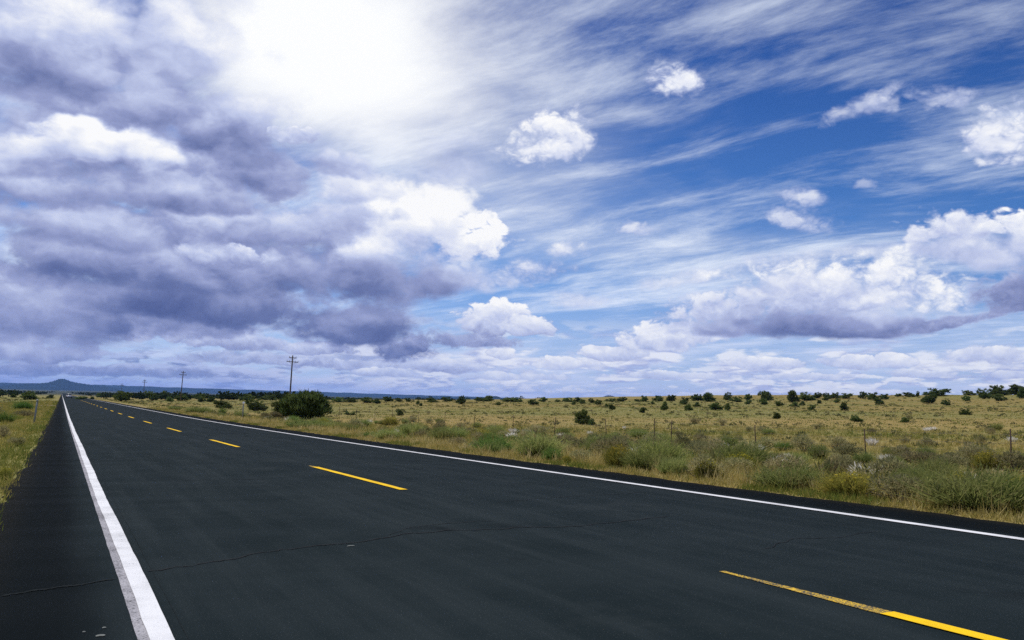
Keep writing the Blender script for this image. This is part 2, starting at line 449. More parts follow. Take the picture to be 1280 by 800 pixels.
class Geo:
    """collects boxes, tubes and the like into one mesh"""
    def __init__(self): self.v, self.q, self.t = [], [], []
    def base(self): return sum(len(a) for a in self.v)
    def box(self, c, s, taper=1.0):
        b = self.base()
        x, y, z = (k / 2 for k in s)
        P = np.array([(-x, -y, -z), (x, -y, -z), (x, y, -z), (-x, y, -z), (-x * taper, -y * taper, z), (x * taper, -y * taper, z), (x * taper, y * taper, z), (-x * taper, y * taper, z)]) + np.array(c)
        self.v.append(P)
        self.q += [tuple(b + i for i in f) for f in ((0, 3, 2, 1), (4, 5, 6, 7), (0, 1, 5, 4), (1, 2, 6, 5), (2, 3, 7, 6), (3, 0, 4, 7))]
    def tube(self, pts, rad, n=6, caps=True):
        b = self.base()
        pts = np.asarray(pts, float); m = len(pts)
        rad = np.broadcast_to(np.asarray(rad, float), (m,))
        dirs = np.gradient(pts, axis=0); dirs /= np.linalg.norm(dirs, axis=1)[:, None] + 1e-9
        ref = np.array([0, 0, 1.0]) if abs(dirs[0, 2]) < 0.9 else np.array([1.0, 0, 0])
        u = np.cross(dirs, ref); u /= np.linalg.norm(u, axis=1)[:, None] + 1e-9
        w = np.cross(dirs, u)
        a = np.arange(n) * 2 * np.pi / n
        R_ = pts[:, None] + rad[:, None, None] * (np.cos(a)[None, :, None] * u[:, None] + np.sin(a)[None, :, None] * w[:, None])
        self.v.append(R_.reshape(-1, 3))
        for i in range(m - 1):
            for j in range(n):
                k = (j + 1) % n
                self.q.append((b + i * n + j, b + i * n + k, b + (i + 1) * n + k, b + (i + 1) * n + j))
        if caps:
            c = self.base(); self.v.append(pts[[0, -1]])
            for j in range(n):
                k = (j + 1) % n
                self.t += [(c, b + k, b + j), (c + 1, b + (m - 1) * n + j, b + (m - 1) * n + k)]
    def data(self, name, mat, smooth_shade=False):
        return mesh_data(name, np.concatenate(self.v), [np.array(self.q, np.int32).reshape(-1, 4), np.array(self.t, np.int32).reshape(-1, 3)], mat, smooth_shade)

# ------------------------------------------------------------------ materials
def material(name):
    m = bpy.data.materials.new(name)
    m.use_nodes = True
    m.node_tree.nodes.clear()
    k = NT(m.node_tree)
    out = k.n('ShaderNodeOutputMaterial')
    return m, k, out

def principled(k, out, col, rough=0.8, spec=0.3, metal=0.0, bump=None, bump_d=0.01, bump_s=1.0):
    p = k.n('ShaderNodeBsdfPrincipled')
    if isinstance(col, tuple): col = col + (1.0,) if len(col) == 3 else col
    k.put(p.inputs['Base Color'], col)
    k.put(p.inputs['Roughness'], rough)
    k.put(p.inputs['Specular IOR Level'], spec)
    p.inputs['Metallic'].default_value = metal
    if bump is not None:
        b = k.n('ShaderNodeBump')
        b.inputs['Distance'].default_value = bump_d
        b.inputs['Strength'].default_value = bump_s
        k.put(b.inputs['Height'], bump)
        k.put(p.inputs['Normal'], b.outputs[0])
    k.t.links.new(p.outputs[0], out.inputs[0])
    return p

def simple(name, col, rough=0.7, spec=0.3, metal=0.0, var=0.25, scale=12.0):
    m, k, out = material(name)
    pos = k.n('ShaderNodeTexCoord').outputs['Object']
    n = k.noise(pos, scale, 4.0, 0.6)
    c = k.mix(n, tuple(x * (1 - var) for x in col), tuple(min(1, x * (1 + var)) for x in col))
    principled(k, out, c, rough, spec, metal)
    return m

# ground: dry grassland; cover changes with place and with distance from the road
m_ground, k, out = material('dry_grassland')
pos = k.n('ShaderNodeNewGeometry').outputs['Position']
gx, gy, gz = k.sep(pos)
flat = k.comb(gx, gy, 0.0)
dist = k.vm('LENGTH', flat, out=1)
n_big = k.noise(flat, 0.013, 4.0, 0.55)
n_mid = k.noise(flat, 0.11, 5.0, 0.6)
n_small = k.noise(flat, 0.9, 5.0, 0.62)
n_fine = k.noise(flat, 9.0, 4.0, 0.65)
c = k.mix(k.ss(n_mid, 0.36, 0.64), (0.240, 0.198, 0.058), (0.168, 0.168, 0.046))
c = k.mix(k.mul(k.ss(n_big, 0.42, 0.56), 0.85), c, (0.290, 0.190, 0.060))
c = k.mix(k.mul(k.ss(n_small, 0.50, 0.72), 0.55), c, (0.135, 0.135, 0.050))
c = k.mix(k.mul(k.ss(n_small, 0.50, 0.30), 0.40), c, (0.300, 0.235, 0.110))
verge = k.mul(k.ss(gx, 8.6, 9.2), k.ss(gx, 12.5, 10.4))
vergel = k.ss(gx, -3.5, -0.4)
c = k.mix(k.mul(verge, 0.75), c, k.mix(n_small, (0.330, 0.230, 0.085), (0.240, 0.190, 0.060)))
c = k.mix(k.mul(k.ss(n_fine, 0.35, 0.75), 0.25), c, (0.105, 0.095, 0.045))
left = k.ss(gx, 0.0, -1.5)
c = k.mix(k.mul(left, 0.55), c, k.mix(n_small, (0.125, 0.150, 0.040), (0.210, 0.190, 0.058)))
c = k.mix(k.mul(k.ss(dist, 45.0, 130.0), 0.45), c, k.mix(n_mid, (0.168, 0.122, 0.038), (0.108, 0.118, 0.034)))
wood = k.mul(k.ss(dist, 600.0, 1500.0), k.ss(k.noise(flat, 0.004, 5.0, 0.6), 0.30, 0.46))
c = k.mix(wood, c, (0.026, 0.036, 0.026))
principled(k, out, c, 0.95, 0.1, bump=k.add(k.mul(n_small, 0.4), n_fine), bump_d=0.05, bump_s=0.6)

# asphalt
m_asphalt, k, out = material('asphalt')
pos = k.n('ShaderNodeNewGeometry').outputs['Position']
ax, ay, az_ = k.sep(pos)
pf = k.comb(ax, ay, 0.0)
speck = k.noise(pf, 110.0, 2.0, 0.6)
grit = k.noise(pf, 60.0, 4.0, 0.7)
blot = k.noise(pf, 0.9, 5.0, 0.6)
streak = k.noise(k.comb(k.mul(ax, 3.2), k.mul(ay, 0.16), 0.0), 1.0, 5.0, 0.6)
c = k.mix(k.ss(blot, 0.30, 0.70), (0.0092, 0.0148, 0.0170), (0.0146, 0.0210, 0.0236))
c = k.mix(k.mul(k.ss(streak, 0.42, 0.72), 0.70), c, (0.0205, 0.0275, 0.0302))
c = k.mix(k.mul(k.ss(grit, 0.55, 0.80), 0.45), c, (0.0280, 0.0345, 0.0370))
c = k.mix(k.mul(k.ss(speck, 0.62, 0.76), 0.75), c, (0.0900, 0.0960, 0.0980))
c = k.mix(k.mul(k.ss(speck, 0.44, 0.30), 0.65), c, (0.0070, 0.0078, 0.0085))
stain = k.noise(pf, 0.42, 6.0, 0.62)
c = k.mix(k.mul(k.ss(stain, 0.60, 0.70), 0.60), c, (0.0062, 0.0085, 0.0098))
c = k.mix(k.mul(k.ss(stain, 0.40, 0.30), 0.50), c, (0.0230, 0.0290, 0.0310))
wv = k.mul(k.sub(k.noise(k.comb(ax, k.mul(ay, 0.3), 4.0), 1.3, 3.0), 0.5), 0.25)
axw = k.add(ax, wv)
edge = k.m('MAXIMUM', k.ss(axw, 0.42, 0.02), k.ss(axw, 7.88, 8.15))    # fresh seal coat outside the edge lines
c = k.mix(k.mul(edge, 0.92), c, (0.0032, 0.0050, 0.0062))
dust = k.mul(k.ss(k.m('MAXIMUM', k.sub(ax, 8.55), k.sub(-0.18, ax)), -0.05, 0.38), k.ss(grit, 0.45, 0.62))
c = k.mix(k.mul(dust, 0.15), c, (0.16, 0.12, 0.07))
rough_a = 0.95
principled(k, out, c, rough_a, 0.02, bump=k.add(k.mul(grit, 1.0), k.mul(speck, 0.5)), bump_d=0.003, bump_s=0.3)

def paint_mat(name, fresh, dull, wear_lo, wear_hi):
    m, k, out = material(name)
    pos = k.n('ShaderNodeNewGeometry').outputs['Position']
    n1 = k.noise(pos, 3.0, 5.0, 0.65)
    n2 = k.noise(pos, 75.0, 4.0, 0.7)
    c = k.mix(k.ss(n1, 0.35, 0.70), fresh, dull)
    w = k.ss(k.add(k.mul(n2, 0.75), k.mul(n1, 0.25)), wear_lo, wear_hi)
    c = k.mix(w, c, (0.045, 0.047, 0.050))
    principled(k, out, c, 0.85, 0.12, bump=n2, bump_d=0.004, bump_s=0.5)
    return m
m_white = paint_mat('white_road_paint', (0.64, 0.64, 0.65), (0.50, 0.50, 0.51), 0.55, 0.70)
m_white_old = paint_mat('worn_white_road_paint', (0.34, 0.33, 0.35), (0.26, 0.25, 0.27), 0.46, 0.62)
m_yellow = paint_mat('yellow_road_paint', (0.78, 0.49, 0.006), (0.66, 0.40, 0.006), 0.60, 0.74)
m_yellow_old = paint_mat('worn_yellow_road_paint', (0.66, 0.42, 0.03), (0.55, 0.36, 0.04), 0.43, 0.56)
m_seal = simple('crack_sealant', (0.0060, 0.0075, 0.0085), 0.9, 0.15)
m_chip = simple('pale_chip', (0.15, 0.16, 0.145), 0.9)
m_seam = simple('asphalt_seam', (0.014, 0.017, 0.018), 0.9, 0.02, var=0.6, scale=5)
m_dirt = simple('packed_dirt', (0.22, 0.17, 0.11), 0.95, 0.1, scale=1.5)

# ------------------------------------------------------------------ ground sheet
def axis(points):
    a = []
    for (p, q, n) in points: a += list(np.linspace(p, q, n, endpoint=False))
    return np.array(a + [points[-1][1]])
far = 26000.0
gxs = axis([(-far, -6000, 12), (-6000, -1500, 14), (-1500, -400, 16), (-400, -60, 20), (-60, -12, 24), (-12, EDGE_L, 30), (EDGE_L, EDGE_R, 6), (EDGE_R, 14, 24), (14, 40, 70), (40, 120, 70), (120, 520, 70), (520, 2000, 22), (2000, 6000, 14), (6000, far, 12)])
gys = axis([(-far, -3000, 10), (-3000, -300, 12), (-300, -40, 14), (-40, 0, 24), (0, 40, 110), (40, 120, 110), (120, 420, 110), (420, 1200, 40), (1200, 6000, 40), (6000, far, 20)])
GX, GY = np.meshgrid(gxs, gys)
GZ = land_z(GX, GY)
d_ = np.hypot(GX, GY)
inside = (GX > EDGE_L + 0.01) & (GX < EDGE_R - 0.01) & (GY < 4000)
rough_ = rng.normal(0, 1, GZ.shape) * 0.018 * (1 - smooth(40, 160, d_)) * np.maximum(smooth(0.2, 3, GX - EDGE_R), smooth(0.2, 3, EDGE_L - GX))
GZ = np.where(inside, GZ - 0.25, GZ + rough_ - 0.015)
nx, ny = len(gxs), len(gys)
idx = np.arange(nx * ny).reshape(ny, nx)
quads = np.stack([idx[:-1, :-1], idx[:-1, 1:], idx[1:, 1:], idx[1:, :-1]], -1).reshape(-1, 4)
ground = obj('ground', mesh_data('ground', np.stack([GX, GY, GZ], -1).reshape(-1, 3), quads, m_ground, True))
tag(ground, 'dry grassland stretching away on both sides of the road', 'ground', kind='structure')

# ------------------------------------------------------------------ road, its paint and its cracks
def wob(y, s, amp):
    return amp * (0.6 * np.sin(y * 0.83 + s) + 0.4 * np.sin(y * 2.31 + 1.7 * s) + 0.5 * np.sin(y * 5.7 + 2.9 * s) * 0.5)
ry = axis([(-60, 0, 60), (0, 60, 300), (60, 160, 140), (160, 600, 90), (600, 3600, 60)])
def strip(name, ys, xl, xr, lift, mat, parent):
    z = road_z(ys) + lift
    V = np.stack([np.stack([xl, ys, z], -1), np.stack([xr, ys, z], -1)], 1).reshape(-1, 3)
    i = np.arange(len(ys) - 1) * 2
    return obj(name, mesh_data(name, V, np.stack([i, i + 1, i + 3, i + 2], -1), mat), parent)
jl = rng.normal(0, 0.022, len(ry)); jr = rng.normal(0, 0.028, len(ry))
xl = EDGE_L + wob(ry, 0.3, 0.05) + jl; xr = EDGE_R + wob(ry, 2.2, 0.05) + jr
xs_ = np.array([0.0, 0.06, 0.5, 0.94, 1.0])
rows = []
for q, drop in ((-0.07, -0.14), (0.0, 0.0), (0.5, 0.0), (1.0, 0.0), (1.07, -0.14)):
    if q < 0: x = xl - 0.07
    elif q > 1: x = xr + 0.07
    else: x = xl + (xr - xl) * q
    rows.append(np.stack([x, ry, road_z(ry) + drop], -1))
V = np.stack(rows, 1).reshape(-1, 3)
ii = np.arange(len(ry) - 1)[:, None] * 5 + np.arange(4)[None]
road = obj('road', mesh_data('road', V, np.stack([ii, ii + 1, ii + 6, ii + 5], -1).reshape(-1, 4), m_asphalt))
tag(road, 'dark two lane asphalt road running straight to the horizon', 'road', kind='structure')

ly = ry[(ry > -30) & (ry < 2600)]
jit = lambda n, s=0.0012: rng.normal(0, s, n)
lw = wob(ly * 0.35, 0.9, 0.008) + 0.004
o = strip('edge_line', ly, LINE_L - 0.075 + jit(len(ly)), LINE_L - 0.018 + lw, 0.004, m_white_old, road); o['label'] = 'older worn white paint beside the left edge line'
strip('edge_line', ly, LINE_L - 0.032 + lw + jit(len(ly)), LINE_L + 0.072 + lw + jit(len(ly)), 0.008, m_white, road)
strip('edge_line', ly, LINE_R - 0.065 + jit(len(ly)), LINE_R + 0.065 + jit(len(ly)), 0.008, m_white, road)
for i in range(-1, 20):
    a = -1.118 + 12.192 * i; b = a + 4.544
    ys = np.linspace(a, b, 16)
    w = 0.055
    strip('centre_dash', ys, LINE_C - w + jit(16, .003), LINE_C + w + jit(16, .003), 0.008, m_yellow, road)
    t = 1.35 if i == 0 else 0.4
    ys = np.linspace(b - 0.02, b + t, 14)
    u = np.linspace(0, 1, 14)
    o = strip('worn_dash_tail', ys, LINE_C - w * (1 - 0.75 * u) - 0.015 * u + jit(14, .003), LINE_C + w * (1 - 0.55 * u) - 0.01 * u + jit(14, .003), 0.005, m_yellow_old, road)

def crack(name, pts, width, mat, lift, wig=0.02, per=14):
    pts = np.asarray(pts, float)
    t = np.linspace(0, len(pts) - 1, (len(pts) - 1) * per + 1)
    x = np.interp(t, np.arange(len(pts)), pts[:, 0]); y = np.interp(t, np.arange(len(pts)), pts[:, 1])
    y = y + np.convolve(rng.normal(0, wig, len(t) + 4), np.ones(5) / 2.2, 'valid')
    w = width * (0.45 + 0.9 * rng.random(len(t))); w[0] = w[-1] = 0.001
    a = np.stack([x, y - w, road_z(y) + lift], -1); b = np.stack([x, y + w, road_z(y) + lift], -1)
    i = np.arange(len(t) - 1) * 2
    return obj(name, mesh_data(name, np.stack([a, b], 1).reshape(-1, 3), np.stack([i, i + 1, i + 3, i + 2], -1), mat), road)
crack('crack', [(0.56, 6.21), (0.85, 6.31), (1.21, 6.55), (1.54, 6.77), (1.87, 6.86), (2.14, 6.89), (2.66, 7.22), (3.13, 7.27), (3.77, 7.26), (4.39, 7.16), (5.04, 7.31), (5.76, 7.54)], 0.011, m_seal, 0.004)
crack('crack', [(2.55, 7.2), (2.9, 7.6), (3.3, 7.75), (3.9, 7.8)], 0.006, m_seal, 0.004)
crack('crack', [(5.1, 5.4), (5.7, 5.75), (6.2, 5.7), (6.9, 5.9)], 0.006, m_seal, 0.004)
crack('crack', [(4.6, 9.3), (5.4, 9.6), (6.4, 9.7), (7.2, 9.9)], 0.008, m_seal, 0.004)
crack('crack', [(0.7, 26.0), (2.2, 26.4), (3.9, 26.2), (5.6, 26.7), (7.5, 26.5)], 0.02, m_seal, 0.004)
crack('crack', [(0.7, 47.0), (2.2, 47.5), (3.9, 47.3), (5.6, 47.8), (7.5, 47.9)], 0.025, m_seal, 0.004)
crack('seam', [(-0.23, 5.69), (-0.08, 5.79), (0.17, 5.89), (0.37, 6.02)], 0.014, m_seam, 0.004, 0.012)
ys = np.linspace(2.5, 24, 60)
strip('guide_mark', ys, 0.592 + wob(ys, 1.1, 0.004), 0.5945 + wob(ys, 1.1, 0.004), 0.004, m_seam, road)
for (x, y, sx_, sy_) in ((0.229, 4.57, 0.024, 0.014), (0.252, 4.72, 0.012, 0.008), (0.164, 4.67, 0.007, 0.006), (2.08, 6.74, 0.035, 0.012)):
    a = np.linspace(0, 2 * np.pi, 11, endpoint=False)
    rr = 0.7 + 0.5 * rng.random(11)
    P = np.stack([x + sx_ * rr * np.cos(a), y + sy_ * rr * np.sin(a), np.full(11, 0)], -1)
    P[:, 2] = road_z(P[:, 1]) + 0.004
    top = P.copy(); top[:, :2] = (top[:, :2] - (x, y)) * 0.7 + (x, y); top[:, 2] += 0.003
    j = np.arange(11); kx = (j + 1) % 11
    me = mesh_data('paint_chip', np.concatenate([P, top]), [np.stack([j, kx, kx + 11, j + 11], -1), np.arange(11, 22)[None]], m_chip)
    obj('paint_chip', me, road)

# dirt track joining from the left
tx = np.linspace(-0.55, -30, 40)
z1 = land_z(tx, np.full(40, 112.0)); z2 = land_z(tx, np.full(40, 121.0))
ww = wob(tx, 0.4, 0.8)
V = np.stack([np.stack([tx, 113.0 + ww * .6, land_z(tx, 113.0 + ww * .6) + 0.04], -1), np.stack([tx, 120.5 + ww, land_z(tx, 120.5 + ww) + 0.04], -1)], 1).reshape(-1, 3)
i = np.arange(39) * 2
o = obj('dirt_track', mesh_data('dirt_track', V, np.stack([i, i + 2, i + 3, i + 1], -1), m_dirt))
tag(o, 'bare dirt track joining the road from the left', 'track', kind='structure')

# ------------------------------------------------------------------ far mesa, peak and low hills
m_far = simple('far_wooded_slope', (0.022, 0.032, 0.034), 1.0, 0.0, scale=0.004, var=0.45)
def range_mesh(name, dist, a0, a1, n, height, depth, label):
    """a ridge round the horizon between two headings; height(heading) in metres; has a front and a back slope"""
    a = np.linspace(a0, a1, n)
    h = np.array([height(t) for t in a])
    rows = []
    for f, dd in ((0.0, -1.0), (0.35, -0.62), (0.72, -0.30), (0.93, -0.12), (1.0, 0.0), (0.97, 0.25), (0.5, 0.7), (0.0, 1.1)):
        r_ = dist + depth * dd + np.array([math.sin(t * 7.1 + dd * 5) * depth * 0.05 for t in a])
        hh = h * f * (1 + (0.0 if f in (0.0, 1.0) else 1.0) * 0.12 * np.sin(a * 31.0 + dd * 9))
        x, y = r_ * np.sin(np.radians(a)), r_ * np.cos(np.radians(a))
        rows.append(np.stack([x, y, land_z(x, y) - 4 + np.maximum(hh, 0)], -1))
    V = np.stack(rows, 0).reshape(-1, 3)
    m = len(rows)
    id_ = np.arange(m * n).reshape(m, n)
    q = np.stack([id_[:-1, :-1], id_[:-1, 1:], id_[1:, 1:], id_[1:, :-1]], -1).reshape(-1, 4)
    o = obj(name, mesh_data(name, V, q, m_far, True))
    tag(o, label, 'hill', kind='structure')
    return o
def mesa_h(t):
    e = np.interp(t, [-40, -8, 2, 12, 22, 29, 34, 60], [0.36, 0.38, 0.40, 0.33, 0.26, 0.20, 0.05, 0.0])
    return max(0.0, 17000 * math.tan(R(e)) + 1 - float(land_z(17000 * math.sin(R(t)), 17000 * math.cos(R(t)))) + 4 + 3 * math.sin(t * 3.1) + 2 * math.sin(t * 8.3))
range_mesh('mesa', 17000, -40, 60, 200, mesa_h, 1800, 'long flat blue mesa along the horizon behind the road')
def peak_h(t):
    e = np.interp(t, [-3.2, -2.4, -1.3, -0.75, -0.42, -0.22, 0.02, 0.16, 0.42, 0.8, 1.5, 2.2, 3.0], [0.2, 0.30, 0.38, 0.46, 0.57, 0.67, 0.70, 0.67, 0.56, 0.48, 0.40, 0.32, 0.2])
    return max(0.0, 13500 * math.tan(R(e)) + 1 - float(land_z(13500 * math.sin(R(t)), 13500 * math.cos(R(t)))) + 4)
range_mesh('mountain', 13500, -3.2, 3.0, 90, peak_h, 900, 'lone blue peak with sloping shoulders above the end of the road')
def hills_h(t):
    e = 0.0
    for c_, w_, hh in ((24.2, 0.8, 0.22), (26.1, 0.7, 0.30), (33.6, 1.1, 0.50), (36.5, 0.9, 0.45), (21.5, 1.2, 0.15)):
        e = max(e, hh * math.exp(-((t - c_) / w_) ** 2))
    return max(0.0, 9000 * math.tan(R(e)))
range_mesh('hills', 9000, 18, 40, 120, hills_h, 700, 'small blue hills showing just over the grassy ridge')

# ------------------------------------------------------------------ roadside things
ORD1 = ['', 'first', 'second', 'third', 'fourth', 'fifth', 'sixth', 'seventh', 'eighth', 'ninth', 'tenth', 'eleventh', 'twelfth', 'thirteenth', 'fourteenth', 'fifteenth', 'sixteenth', 'seventeenth', 'eighteenth', 'nineteenth']
TENS = {2: ('twentieth', 'twenty'), 3: ('thirtieth', 'thirty'), 4: ('fortieth', 'forty'), 5: ('fiftieth', 'fifty'), 6: ('sixtieth', 'sixty'), 7: ('seventieth', 'seventy'), 8: ('eightieth', 'eighty'), 9: ('ninetieth', 'ninety')}
def ordinal(n):
    if n < 20: return ORD1[n]
    if n >= 100: return ('hundredth' if n == 100 else 'hundred-and-' + ordinal(n - 100))
    t, u = divmod(n, 10)
    return TENS[t][0] if u == 0 else TENS[t][1] + '-' + ORD1[u]

m_wood = simple('weathered_pole_wood', (0.115, 0.085, 0.060), 0.9, 0.1, scale=6)
m_insul = simple('insulator', (0.12, 0.12, 0.13), 0.4, 0.5)
m_steel = simple('galvanised_steel', (0.20, 0.22, 0.22), 0.55, 0.5, metal=0.3, scale=20)
m_rust = simple('rusty_post', (0.060, 0.038, 0.028), 0.9, 0.2, scale=25)
m_refl = simple('white_reflector', (0.82, 0.84, 0.85), 0.35, 0.5, var=0.05)
m_wire = simple('fence_wire', (0.10, 0.095, 0.09), 0.7, 0.4, metal=0.4)

def utility_pole(x, y, height, lean, label, first_arm=0.55, second_arm=1.45):
    p = empty('utility_pole', (x, y, float(land_z(x, y))), R(3))
    p.rotation_euler = (R(lean * 0.2), R(lean), R(4))
    tag(p, label, 'utility pole', 'utility poles along the road')
    g = Geo(); zz = np.linspace(-0.4, height, 8)
    g.tube(np.stack([np.zeros(8), np.zeros(8), zz], -1), np.linspace(0.19, 0.12, 8), 10)
    obj('pole', g.data('pole', m_wood, True), p)
    for k_, (dz, half) in enumerate(((first_arm, 0.80), (second_arm, 1.30))):
        g = Geo(); g.box((0, -0.20, height - dz), (2 * half, 0.12, 0.16))
        arm = obj('crossarm', g.data('crossarm', m_wood), p)
        for sx2 in ((-0.92, 0.92) if k_ == 0 else (-0.95, -0.55, 0.55, 0.95)):
            g = Geo(); xx = sx2 * half
            g.tube([(xx, -0.20, height - dz + 0.08), (xx, -0.20, height - dz + 0.16), (xx, -0.20, height - dz + 0.20), (xx, -0.20, height - dz + 0.32)], [0.02, 0.03, 0.075, 0.045], 8)
            obj('insulator', g.data('insulator', m_insul, True), arm)
        for s_ in (-1, 1):
            g = Geo(); g.tube([(s_ * half * 0.55, -0.16, height - dz - 0.08), (0.0, -0.16, height - dz - 0.62)], 0.022, 5)
            obj('brace', g.data('brace', m_steel), arm)
utility_pole(44.5, 193.0, 11.0, 1.2, 'tallest utility pole with two crossarms rising behind the big dark tree')
utility_pole(38.5, 338.0, 11.0, 2.2, 'utility pole beyond the tallest one, second in size of the row')
utility_pole(38.5, 500.0, 10.5, 0.6, 'small distant utility pole, third of the row along the road')
utility_pole(39.0, 700.0, 10.5, -0.8, 'tiniest and farthest utility pole of the row on the horizon')

def delineator(x, y, h, lean, label, face=None):
    p = empty('delineator_post', (x, y, float(land_z(x, y))))
    p.rotation_euler = (0, R(lean), 0)
    tag(p, label, 'marker post', 'roadside delineator posts')
    g = Geo()
    g.box((0, 0, h / 2 - 0.15), (0.075, 0.012, h + 0.3)); g.box((-0.034, 0.018, h / 2 - 0.15), (0.010, 0.026, h + 0.3)); g.box((0.034, 0.018, h / 2 - 0.15), (0.010, 0.026, h + 0.3))
    obj('post', g.data('post', m_steel), p)
    g = Geo(); a = np.linspace(0, 2 * np.pi, 15)[:-1]
    g.tube([(0, -0.008, h - 0.09), (0, -0.030, h - 0.09)], 0.085 if face is None else 0.05, 14)
    obj('reflector', g.data('reflector', face or m_refl), p)
delineator(-1.05, 46.0, 1.12, 4.0, 'grey metal marker post in the grass left of the road', m_steel)
delineator(11.5, 64.0, 1.22, 1.0, 'metal marker post with white reflector on the right verge')

# barbed wire fence
FX = 26.0
fence = empty('wire_fence', (FX, 16.9, float(land_z(FX, 16.9))))
tag(fence, 'sagging barbed wire fence on thin rusty posts across the scrub', 'fence')
g = Geo(); PH = 1.28
g.box((0, 0, PH / 2 - 0.2), (0.032, 0.010, PH + 0.4)); g.box((0, 0.018, PH / 2 - 0.2), (0.009, 0.028, PH + 0.4))
post_me = g.data('post', m_rust)
fys = [16.9 + 5.6 * i for i in range(-2, 26)]
fys += [35.3]
tops = []
base0 = np.array(fence.location)
for i, y in enumerate(sorted(fys)):
    x = FX + 0.12 * math.sin(i * 2.3)
    z = float(land_z(x, y))
    o = obj('post', post_me, fence, (x - base0[0], y - base0[1], z - base0[2]), (1, 1, 0.93 + 0.12 * random.Random(i).random()))
    o.rotation_euler = (R(random.Random(i * 3).uniform(-3, 3)), R(random.Random(i * 7).uniform(-4, 4)), 0)
    tops.append((x, y, z))
for hgt in (0.35, 0.62, 0.89, 1.16):
    pts = []
    for (p, q) in zip(tops[:-1], tops[1:]):
        for u in np.linspace(0, 1, 5)[:-1]:
            pts.append((p[0] + (q[0] - p[0]) * u - base0[0], p[1] + (q[1] - p[1]) * u - base0[1], p[2] + (q[2] - p[2]) * u + hgt - 0.10 * u * (1 - u) - base0[2]))
    g = Geo(); g.tube(pts, 0.0035, 3, False)
    obj('wire', g.data('wire', m_wire), fence)

# the far car in the left lane
m_body = simple('car_paint', (0.62, 0.63, 0.65), 0.3, 0.5, var=0.03)
m_glass = simple('car_glass', (0.02, 0.025, 0.03), 0.1, 0.6, var=0.1)
m_tyre = simple('tyre_rubber', (0.02, 0.02, 0.02), 0.9, 0.2)
m_lamp = simple('tail_lamp', (0.45, 0.02, 0.02), 0.3, 0.5)
cy_ = 330.0
car = empty('car', (2.25, cy_, float(road_z(cy_))))
tag(car, 'tiny pale car far down the left lane', 'car')
def prof(name, outline, half_w, mat, inset=0.0, parent=car):
    P = np.array(outline, float); n = len(P)
    L_ = np.stack([np.full(n, -half_w), P[:, 0], P[:, 1]], -1); Rr = L_.copy(); Rr[:, 0] = half_w
    hi = P[:, 1] > 1.0
    L_[hi, 0] += inset; Rr[hi, 0] -= inset
    j = np.arange(n); kx = (j + 1) % n
    return obj(name, mesh_data(name, np.concatenate([L_, Rr]), [np.stack([j, j + n, kx + n, kx], -1), np.stack([np.arange(n), np.arange(n)[::-1] + n])], mat), parent)
prof('body', [(-2.2, 0.32), (-2.25, 0.75), (-2.15, 0.95), (-1.5, 1.0), (0.9, 0.98), (2.0, 0.85), (2.2, 0.6), (2.18, 0.32)], 0.88, m_body)
prof('cabin', [(-1.95, 0.97), (-1.55, 1.44), (0.15, 1.46), (1.0, 0.96)], 0.80, m_glass, 0.14)
prof('roof', [(-1.5, 1.448), (-1.45, 1.49), (0.05, 1.50), (0.12, 1.47)], 0.70, m_body, 0.03)
for sx2 in (-1, 1):
    for yy in (-1.4, 1.4):
        g = Geo(); g.tube([(sx2 * 0.70, yy, 0.32), (sx2 * 0.90, yy, 0.32)], 0.32, 16)
        wl = obj('wheel', g.data('wheel', m_tyre), car)
        g = Geo(); g.tube([(sx2 * 0.885, yy, 0.32), (sx2 * 0.905, yy, 0.32)], 0.19, 12); obj('rim', g.data('rim', m_steel), wl)
    g = Geo(); g.box((sx2 * 0.68, -2.23, 0.78), (0.26, 0.05, 0.16)); obj('tail_light', g.data('tail_light', m_lamp), car)
g = Geo(); g.box((0, -2.24, 0.40), (1.7, 0.08, 0.18)); obj('bumper', g.data('bumper', m_tyre), car)

